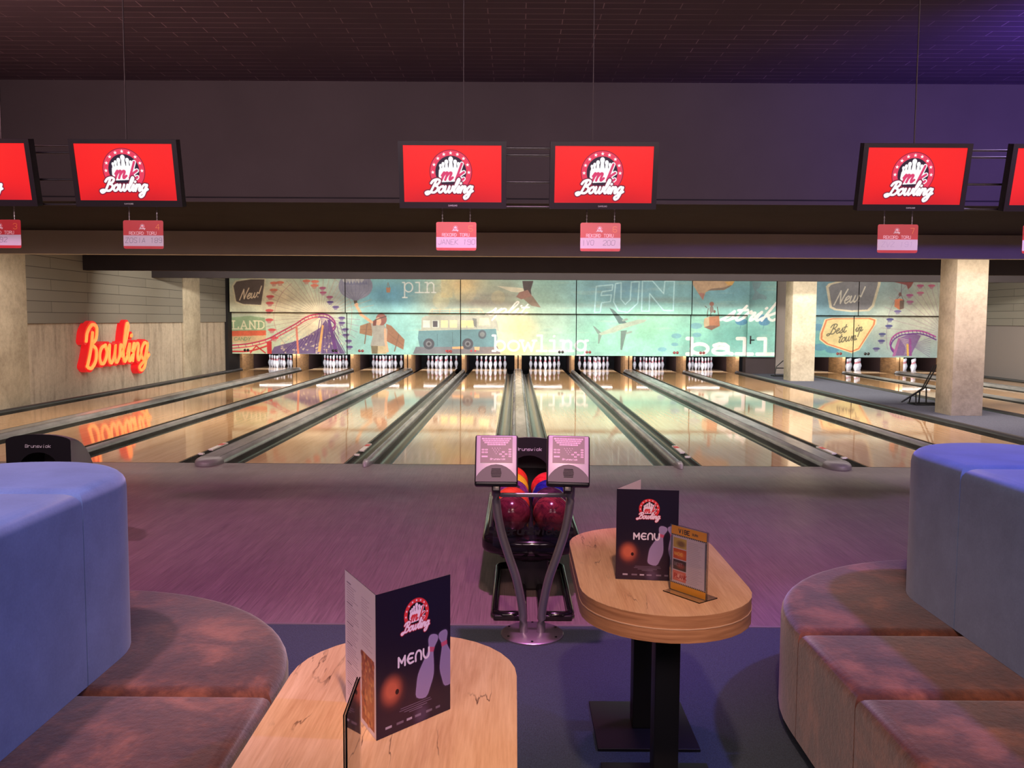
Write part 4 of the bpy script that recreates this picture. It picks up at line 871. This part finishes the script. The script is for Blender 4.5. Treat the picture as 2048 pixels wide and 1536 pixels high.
# ------------------------------------------------------------------ ball return
def ball_return(loc, label):
    t = thing('ball_return', label, 'ball return', loc, group=None)
    for s in (-1, 1):
        P = rounded(s*.125-.075, s*.125+.075, -.78, .14, .05, 4); tube('floor_frame', M['black_gloss'], [(x, y, .024) for x, y in P], .022, t, 8, True)
        obj('foot', boxme(s*.125-.08, s*.125+.08, -.80, -.72, 0, .03, .008), M['black_plastic'], t)
    obj('pedestal', boxme(-.1, .1, -.3, .1, .0, .24, .02), M['black_plastic'], t)
    # tray with a rounded front lip
    def outl(w_, f): return [(w_*math.cos(a), f+ .16*math.sin(a)) for a in np.linspace(PI, 2*PI, 13)]+[(w_, .95), (-w_, .95)]
    me = prismme(outl(.285, -.30), .24, .335, .03, 4, True); obj('tray', me, M['black_gloss'], t)
    me = prismme(outl(.20, -.16), .17, .245, .03, 3, True); obj('tray_base', me, M['black_plastic'], t)
    for x in (-.235, 0, .235): tube('ball_rail', M['black_plastic'], [(x, -.22, .345), (x, .2, .35), (x, .68, .36)], .014, t, 8)
    # hood with the ball opening
    bm = bmesh.new(); n = 14; w_ = .225
    front = [(-w_, .20), (w_, .20), (w_, .715)]+[(w_*math.cos(a), .715+.045*math.sin(a)) for a in np.linspace(0, PI, n)[1:-1]]+[(-w_, .715)]
    hole = [(.145*math.cos(a), .50+.135*math.sin(a)) for a in np.linspace(0, 2*PI, 25)[:-1]]
    vf = [bm.verts.new((x, .70, z)) for x, z in front]; vh = [bm.verts.new((x, .70, z)) for x, z in hole]
    es = [bm.edges.new((vf[i], vf[(i+1) % len(vf)])) for i in range(len(vf))]+[bm.edges.new((vh[i], vh[(i+1) % len(vh)])) for i in range(len(vh))]
    bmesh.ops.triangle_fill(bm, edges=es, use_beauty=True, use_dissolve=False)
    vi = [bm.verts.new((x, 1.05, z)) for x, z in hole]
    for i in range(len(vh)): bm.faces.new((vh[i], vh[(i+1) % len(vh)], vi[(i+1) % len(vh)], vi[i]))
    bm.faces.new(vi); obj('hood_front', fin(bm, 30), M['black_plastic'], t)
    bm = bmesh.new(); prev = None
    for k in range(11):
        f = k/10; y = .70+.40*math.sin(f*PI/2); s = math.cos(f*PI/2)**.9 if f < 1 else .0
        row = [bm.verts.new((x*(1-.12*f), y, .2+(z-.2)*max(s, .02))) for x, z in front[2:]+front[:1]] if False else [bm.verts.new((x*(1-.1*f), y, .2+(z-.2)*max(s, .02))) for x, z in [front[1]]+front[2:]+[front[0]]]
        if prev:
            for i in range(len(row)-1): bm.faces.new((prev[i], prev[i+1], row[i+1], row[i]))
        prev = row
    o = obj('hood_shell', fin(bm, 50), M['grey_plastic'], t); o['label'] = 'grey rounded shell behind the black front'
    letters('hood_lettering', M['grey_text'], 'Brunswick', 'v', 0, .668, .02, .0036, lambda u, v, d: (u, .6995-d, v), t, d=.0008, sx=1.05, slant=.1, center=True)
    obj('hood_column', boxme(-.15, .15, .80, 1.2, 0, .2), M['black_plastic'], t)
    return t
br = ball_return((.1, 5.2, 0), 'black ball return loaded with balls behind the silver keypad stand')
letters('tray_lettering', M['dark_text'], 'Brunswick', 'v', 0, .37, .034, .0085, lambda u, v, d: (u, -.443-d, v), br, d=.001, sx=1.0, slant=.1, center=True)
obj('clear_guard', boxme(-.22, .22, -.442, -.438, .30, .44), M['acrylic'], br)
def copy_tree(o, parent=None):
    c_ = o.copy(); COL.objects.link(c_); c_.parent = parent
    for ch in list(o.children): copy_tree(ch, c_)
    return c_
b2 = copy_tree(br); b2.location = (-3.29, 5.2, 0); b2['label'] = 'black ball return hood showing above the left sofa back'
# balls: name, colour, x, y, colour word
def ball_mat(nm, c1, c2):
    m = mat(nm, rough=.16, spec=.45, coat=.0); n = noise(m, coords(m), 9, 5, .65, 2.5); setcol(m, ramp(m, n, [(.38, c1), (.6, c2)])); return m
bm = bmesh.new(); bmesh.ops.create_uvsphere(bm, u_segments=40, v_segments=24, radius=.108); ball_me = fin(bm, 60)
hm = bmesh.new()
for ax, ay in ((-.16, .12), (.16, .12), (.0, -.3)):
    d = Vector((ax, ay, 1)).normalized(); q = d.to_track_quat('Z', 'Y').to_matrix(); vv = [hm.verts.new(d*.1083+q@Vector((.0125*math.cos(a), .0125*math.sin(a), 0))) for a in np.linspace(0, 2*PI, 15)[:-1]]; hm.faces.new(vv)
hole_me = bpy.data.meshes.new('holes'); hm.to_mesh(hole_me); hm.free(); hole_me.materials.append(M['pit'])
BL = [(-.115, 0, 'dark maroon', (70, 24, 34), (104, 40, 52), 'front of the left row'), (-.115, 1, 'orange red', (190, 56, 40), (214, 84, 50), 'second in the left row'), (-.115, 2, 'purple', (92, 44, 96), (130, 70, 124), 'in the middle of the left row'), (-.115, 3, 'yellow', (214, 190, 30), (236, 214, 50), 'behind the purple one'), (-.115, 4, 'bright red', (214, 50, 34), (240, 84, 50), 'at the back of the left row'),
      (.115, 0, 'swirled maroon', (66, 26, 36), (128, 50, 56), 'front of the right row'), (.115, 1, 'dark plum', (44, 26, 44), (76, 44, 62), 'second in the right row'), (.115, 2, 'deep blue', (24, 24, 104), (40, 40, 140), 'in the middle of the right row'), (.115, 3.1, 'red', (190, 28, 40), (226, 54, 56), 'at the back of the right row')]
for x, k, cn, c1, c2, pos in BL:
    t = thing('bowling_ball', f'{cn} bowling ball, {pos} on the ball return', 'bowling ball', (.1+x, 4.885+k*.2185, .458+.004*k), group='bowling balls on the ball return')
    o = obj('ball_body', ball_me.copy(), None, t); o.data.materials.clear(); o.data.materials.append(ball_mat(cn.replace(' ', '_')+'_ball', L(*c1), L(*c2)))
    h = obj('finger_holes', hole_me, None, t); h.rotation_euler = {1: (.95, .1, 0), 2: (.8, .25, 0)}.get(k if x < 0 else 9, (-.5, .3*k, .4))

# ------------------------------------------------------------------ keypad stand
ks = thing('keypad_stand', 'silver two-legged stand with two score keypads', 'keypad stand', (.093, 4.21, 0))
obj('base_disc', lathe([(0, 0), (.157, 0), (.157, .008), (.150, .013), (0, .013)], 40), M['steel'], ks)
for s in (-1, 1):
    lp = [(-.185, .80), (-.185, .76), (-.181, .656), (-.160, .53), (-.122, .406), (-.08, .28), (-.05, .128), (-.043, .013)]
    pts = catmull([(-s*x if s > 0 else x, 0, z) for x, z in [(p[0], p[1]) for p in lp]], 5)
    tube('pole', M['steel'], [tuple(p) for p in pts], .0215, ks, 14)
obj('crossbar', boxme(-.165, .165, -.008, .008, .695, .715, .003), M['steel'], ks)
for a in range(6): obj('bolt', lathe([(0, .013), (.006, .013), (.006, .017), (0, .018)], 8), M['black_metal'], ks, (.135*math.cos(a*PI/3+.5), .135*math.sin(a*PI/3+.5), 0))
kp = Cv(0, 0, 150, 132, 1.6, (112, 88, 104))
for r, (n, y, x0) in enumerate(((11, 8, 6), (10, 18, 11), (9, 28, 18), (7, 38, 32))):
    for k in range(n): kp.poly([(x0+k*12.6, y), (x0+k*12.6+10.6, y), (x0+k*12.6+10.6, y+7.5), (x0+k*12.6, y+7.5)], (214, 176, 204)); kp.text('QWERTYUIOPASD'[(k+r*3) % 13], 'v', x0+k*12.6+3.4, y+6, 4.4, .8, (90, 66, 88))
for r in range(4):
    for k in range(4-r): kp.ell(56+r*6+k*12, 60+r*9, 2.4, 3.2, (168, 140, 164)); kp.ell(60+r*6+k*12, 56+r*9, 1.4, 1.8, (70, 50, 66))
for x, y in ((6, 64), (22, 64), (6, 77), (22, 77), (132, 62), (132, 74), (132, 86), (132, 97), (101, 75), (88, 86), (114, 86), (101, 97)): kp.poly([(x, y), (x+12, y), (x+12, y+7), (x, y+7)], (214, 176, 204)); kp.poly([(x+3, y+2.4), (x+9, y+2.4), (x+9, y+4.6), (x+3, y+4.6)], (120, 90, 116))
kp.poly([(6, 98), (34, 98), (34, 105), (6, 105)], (214, 176, 204)); kp.text('Brunswick', 'v', 46, 118, 8, 1.6, (224, 200, 220), sx=1.05, slant=.15)
kpm = cv_me(kp, (-.0775, -.0225, .108), (.155, 0, 0), (0, 0, -.132), M['card'])
M['speaker'] = mat('speaker_grey', L(84, 80, 84), .45)
def console(x, dark):
    c_ = obj('console', boxme(-.104, .104, -.015, .025, -.135, .118, .01), M['black_plastic'], ks, (x, -.06, .893)); c_.rotation_euler = (math.radians(-24), math.radians(1.5 if x > 0 else 0), 0)
    obj('face_plate', boxme(-.098, .098, -.021, -.014, -.118, .112, .004), M['silver'], c_); obj('keypad', kpm, None, c_)
    P = [(-.098, -.118), (.098, -.118)]+[(.098*math.cos(a), -.100+.068*math.sin(a)**1.6) for a in np.linspace(.02, PI-.02, 13)]
    me = prismme(P, 0, .004); me.transform(Matrix.Rotation(PI/2, 4, 'X')); obj('speaker_panel', me, M['speaker'], c_, (0, -.0212, 0))
    bm = bmesh.new()
    for k in range(6): w_ = .026-.004*abs(k-2.5)/2.5; bmbox(bm, -w_, w_, -.0265, -.0250, -.095+k*.0075, -.0915+k*.0075)
    obj('speaker_slots', fin(bm, 0), M['pit'], c_); obj('neck', boxme(-.02, .02, .0, .05, -.16, -.12, .006), M['black_plastic'], c_)
console(-.181, 1); console(.167, 0)

# ------------------------------------------------------------------ tables
def stadium(w_, ln, n=18):
    r = w_/2; h = ln/2-r
    return [(r*math.cos(a), h+r*math.sin(a)) for a in np.linspace(0, PI, n)]+[(r*math.cos(a), -h+r*math.sin(a)) for a in np.linspace(PI, 2*PI, n)]
def table(loc, label, posts):
    t = thing('side_table', label, 'table', loc, group='oval oak tables between the sofas')
    top = prismme(stadium(.527, 1.037), .7385, .74); obj('table_top', top, M['oak'], t)
    obj('top_edge', prismme(stadium(.5265, 1.0365), .7025, .7384), M['oak_edge'], t); obj('edge_line', prismme(stadium(.5285, 1.0385), .6990, .7024), M['pale_line'], t); obj('lower_edge', prismme(stadium(.5265, 1.0365), .660, .6989), M['oak_edge'], t)
    for px_, py_ in posts:
        obj('post', boxme(px_-.04, px_+.04, py_-.04, py_+.04, .012, .66, .003), M['black_metal'], t); obj('base_plate', boxme(px_-.187, px_+.187, py_-.197, py_+.197, 0, .012, .002), M['black_metal'], t)
    return t
table((.4685, 2.89, 0), 'oval oak table on black posts with standing menu and clear acrylic stand, nearer the keypads', [(.0285, .346), (.0285, -.145)])
table((-.2555, 1.70, 0), 'oval oak table in the foreground with large folded menu', [(.0, .20), (.0, -.28)])
# menus
MW, MH = .195, .292
c = Cv(0, 0, MW*1000, MH*1000, 1.5, (26, 18, 38)); c.blob(60, 250, 120, 60, (60, 24, 40), .6); c.blob(140, 60, 90, 70, (22, 20, 44), .6)
logo(c, 103, 62, 32, (206, 52, 60), (150, 30, 50), (20, 14, 28), (196, 50, 60), (226, 206, 226))
# glowing ball, pin silhouettes
c.ell(40, 205, 30, 33, (150, 62, 44), .5, soft=.35); c.ell(38, 202, 22, 25, (204, 104, 76), .8, soft=.45); c.ell(52, 209, 4.6, 5.5, (40, 10, 20))
def pinart(cx_, cy_, s, rot, a):
    pr = [(-.0, -1), (.16, -.96), (.2, -.82), (.13, -.62), (.12, -.45), (.24, -.1), (.33, .25), (.3, .6), (.2, .95), (-.2, .95), (-.3, .6), (-.33, .25), (-.24, -.1), (-.12, -.45), (-.13, -.62), (-.2, -.82), (-.16, -.96)]
    ca, sa = math.cos(rot), math.sin(rot); f = lambda x, y: (cx_+s*(x*ca-y*sa), cy_+s*(x*sa+y*ca))
    P = catmull([f(x, y) for x, y in pr], 3, True); c.poly(P, (176, 158, 206), a); c.stroke(P, 3, (176, 158, 206), a*.3, soft=2, closed=True)
    c.poly([f(x, y) for x, y in ((-.14, -.6), (.14, -.6), (.13, -.45), (-.13, -.45))], (190, 60, 90), .7)
pinart(132, 180, 66, .28, .75); pinart(183, 176, 62, -.16, .7); c.ell(115, 276, 18, 20, (150, 130, 170), .3, soft=.5)
x = 56
for st, adv in (([[(0, 0), (0, 1), (.45, .35), (.9, 1), (.9, 0)]], 1.25), ([[(.8, .95), (.3, 1), (0, .6), (0, .35), (.3, 0), (.8, .05)], [(0, .5), (.65, .5)]], 1.1), ([[(0, 0), (0, .6), (.25, 1), (.6, 1), (.8, .7), (.8, 0)]], 1.1), ([[(0, 1), (0, .4), (.25, 0), (.6, 0), (.8, .3), (.8, 1)]], 1.)):
    for s_ in st: c.stroke([(x+18*p[0], 160-19*p[1]) for p in (catmull(s_, 4) if len(s_) > 5 else s_)], 4.6, (214, 204, 222))
    x += 18*adv+1
for k, (w_, y) in enumerate(((78, 248), (84, 252.5), (60, 257), (34, 261))): c.stroke([(100-w_/2, y), (100+w_/2, y)], 1.3, (150, 136, 160), .7)
for x, w_ in ((22, 16), (50, 18), (76, 14), (98, 16), (128, 16), (154, 12)): c.poly([(x, 273), (x+w_, 273), (x+w_, 278), (x, 278)], (206, 196, 214), .75 if x in (22, 76) else .4)
front_cv = c
c = Cv(0, 0, MW*1000, MH*1000, 1.1, (238, 222, 234)); rs = np.random.RandomState(9)
for k in range(46):
    y = 22+k*5.4
    if k % 8 != 0: c.stroke([(14, y), (14+rs.uniform(40, 78), y)], 1.3, (150, 120, 146), .7)
    else: c.stroke([(14, y), (14+rs.uniform(26, 40), y)], 2.2, (96, 66, 96), .9)
    if k < 20 and k % 7: c.stroke([(110, y), (110+rs.uniform(30, 66), y)], 1.2, (160, 130, 156), .6)
c.poly([(108, 138), (184, 138), (184, 282), (108, 282)], (168, 84, 50))
for k in range(150): c.ell(rs.uniform(110, 182), rs.uniform(142, 280), rs.uniform(2, 8), rs.uniform(2, 7), [(206, 120, 66), (226, 170, 104), (150, 56, 34), (190, 96, 60), (120, 50, 30)][rs.randint(5)], .8, soft=.3)
c.ell(160, 225, 30, 50, (224, 160, 100), .35, soft=.2)
back_cv = c
def menu(loc, label, ang_f, ang_b, flip=False):
    """fold at the origin; front cover runs along ang_f, the other leaf along ang_b"""
    t = thing('folded_menu', label, 'menu', loc, group='folded menus standing on the oak tables')
    df = Vector((math.cos(ang_f), math.sin(ang_f), 0)); db = Vector((math.cos(ang_b), math.sin(ang_b), 0)); nf = Vector((-df.y, df.x, 0))*.0012
    global mfront, mback
    obj('front_cover', cv_me(front_cv, (0, 0, MH), tuple(df*MW), (0, 0, -MH), M['card'], tuple(nf)), None, t)
    nb = Vector((-db.y, db.x, 0))*.0012
    if not flip: # outside of the left leaf faces the camera: print runs from its far edge to the fold
        obj('back_leaf', cv_me(back_cv, tuple(db*MW+Vector((0, 0, MH))), tuple(-db*(MW-.001)), (0, 0, -MH), M['card'], tuple(-nb)), None, t)
    else: obj('back_leaf', cv_me(back_cv, tuple(db*.002+Vector((0, 0, MH))), tuple(db*MW), (0, 0, -MH), M['card'], tuple(nb)), None, t)
    return t
menu((-.268, 1.639, .7405), 'large folded menu standing on the foreground table, pizza photo on its side leaf', math.atan2(.138, .131), math.atan2(.168, -.092))
menu((.326, 2.716, .7405), 'folded menu standing upright behind the clear acrylic stand', math.atan2(-.022, .198), math.atan2(.164, .098), True)
# acrylic stands
c = Cv(0, 0, 140, 200, 1.6, (214, 204, 218)); c.poly([(0, 0), (140, 0), (140, 27), (0, 27)], (244, 170, 40)); c.poly([(0, 178), (140, 178), (140, 200), (0, 200)], (244, 170, 40))
for k in range(20): c.poly([(k*7, 27), (k*7+7, 27), (k*7+3.5, 32)], (40, 34, 30)); c.poly([(k*7, 178), (k*7+7, 178), (k*7+3.5, 173)], (40, 34, 30))
c.poly([(0, 32), (6, 32), (6, 173), (0, 173)], (96, 104, 120)); c.poly([(134, 32), (140, 32), (140, 173), (134, 173)], (96, 104, 120))
c.text('VIBE', 'v', 30, 20, 12, 2.6, (40, 34, 30)); c.text('BURN', 'v', 84, 18, 6, 1.3, (70, 60, 50))
for y, c1, c2 in ((36, (206, 176, 90), (120, 90, 60)), (70, (214, 92, 40), (240, 140, 60)), (104, (60, 44, 50), (170, 60, 60)), (138, (230, 120, 110), (250, 210, 200))):
    c.poly([(9, y), (62, y), (62, y+31), (9, y+31)], c1); c.ell(40, y+17, 16, 9, c2, .8, soft=.4)
c.text('PLANK', 'v', 15, 160, 12, 2.4, (190, 30, 40), sx=.9); c.text('BEST', 'v', 14, 122, 9, 1.6, (150, 140, 140)); c.text('NACHO', 'v', 14, 90, 9, 1.8, (250, 200, 90), sx=.8)
for k in range(24): c.stroke([(68, 42+k*5.4), (68+rs.uniform(36, 60), 42+k*5.4)], 1.1, (160, 150, 170), .6)
def acrylic(loc, rz, label):
    t = thing('acrylic_stand', label, 'menu stand', loc, rz, group='clear acrylic stands on the oak tables')
    obj('clear_panel', boxme(-.073, .073, -.0015, .0005, 0, .203), M['acrylic'], t); obj('clear_back_panel', boxme(-.073, .073, .003, .005, 0, .203), M['acrylic'], t)
    obj('foot', boxme(-.073, .073, -.03, .05, -.003, 0), M['acrylic'], t)
    obj('paper_insert', cv_me(c, (-.070, .001, .201), (.14, 0, 0), (0, 0, -.2), M['card'], (0, .0012, 0)), None, t); return t
acrylic((.524, 2.553, .7435), math.atan2(-.112, .083), 'clear acrylic stand holding an orange headed leaflet, in front of the far menu')
acrylic((-.268, 1.385, .7435), math.radians(-88), 'clear acrylic stand seen edge on at the left of the foreground menu')

# ------------------------------------------------------------------ sofas
def sofa(loc, label, s, face, y_arc, seam0, seams, end_y, R_=.925, bw=.36):
    """s=+1: seat on the +x side of the back; local origin on the centre line of the back block"""
    t = thing('curved_sofa', label, 'sofa', loc, group='blue backed sofas with brown velvet seats')
    e = .0025
    def out(p): return [(s*x, y) for x, y in p] if s > 0 else [(s*x, y) for x, y in p][::-1]
    cyl = [(R_*math.cos(a), y_arc+R_*math.sin(a)) for a in np.linspace(0, PI, 33)]
    endp = [(-R_, seam0+e), (R_, seam0+e)]+cyl
    obj('seat_end', prismme(out(endp), .05, .45, .045, 5), M['seat'], t)
    ys = [seam0]+seams
    for a, b in zip(ys, ys[1:]): obj('seat_section', prismme(out([(bw*.2, b+e), (R_, b+e), (R_, a-e), (bw*.2, a-e)]), .05, .45, .045, 5), M['seat'], t)
    ea = [(bw*math.cos(a), end_y-bw+bw*.98*math.sin(a)) for a in np.linspace(0, PI, 25)]
    obj('back_end', prismme(out([(-bw, seam0+.03+e), (bw, seam0+.03+e)]+ea), .451, 1.05, .05, 5), M['back'], t)
    ys = [seam0+.03]+[q+.02 for q in seams]
    for a, b in zip(ys, ys[1:]): obj('back_section', prismme(out([(-bw, b+e), (bw, b+e), (bw, a-e), (-bw, a-e)]), .451, 1.05, .05, 5), M['back'], t)
    obj('plinth', prismme(out([(bw*.2, seams[-1]+.05), (R_-.06, seams[-1]+.05), (R_-.06, seam0), (R_*.9, y_arc+.1), (0, y_arc+R_*.9), (-R_*.9, y_arc)]), 0, .05), M['black_plastic'], t)
    return t
sofa((-1.65, 0, 0), 'left sofa with blue velvet back and rounded brown seat', 1, -1.29, 2.585, 2.51, [1.96, 1.41], 3.12, .925, .36)
sofa((1.965, 0, 0), 'right sofa with blue velvet back and rounded brown seat', -1, 1.604, 3.115, 3.05, [2.525, 1.98, 1.43], 3.755, .935, .36)
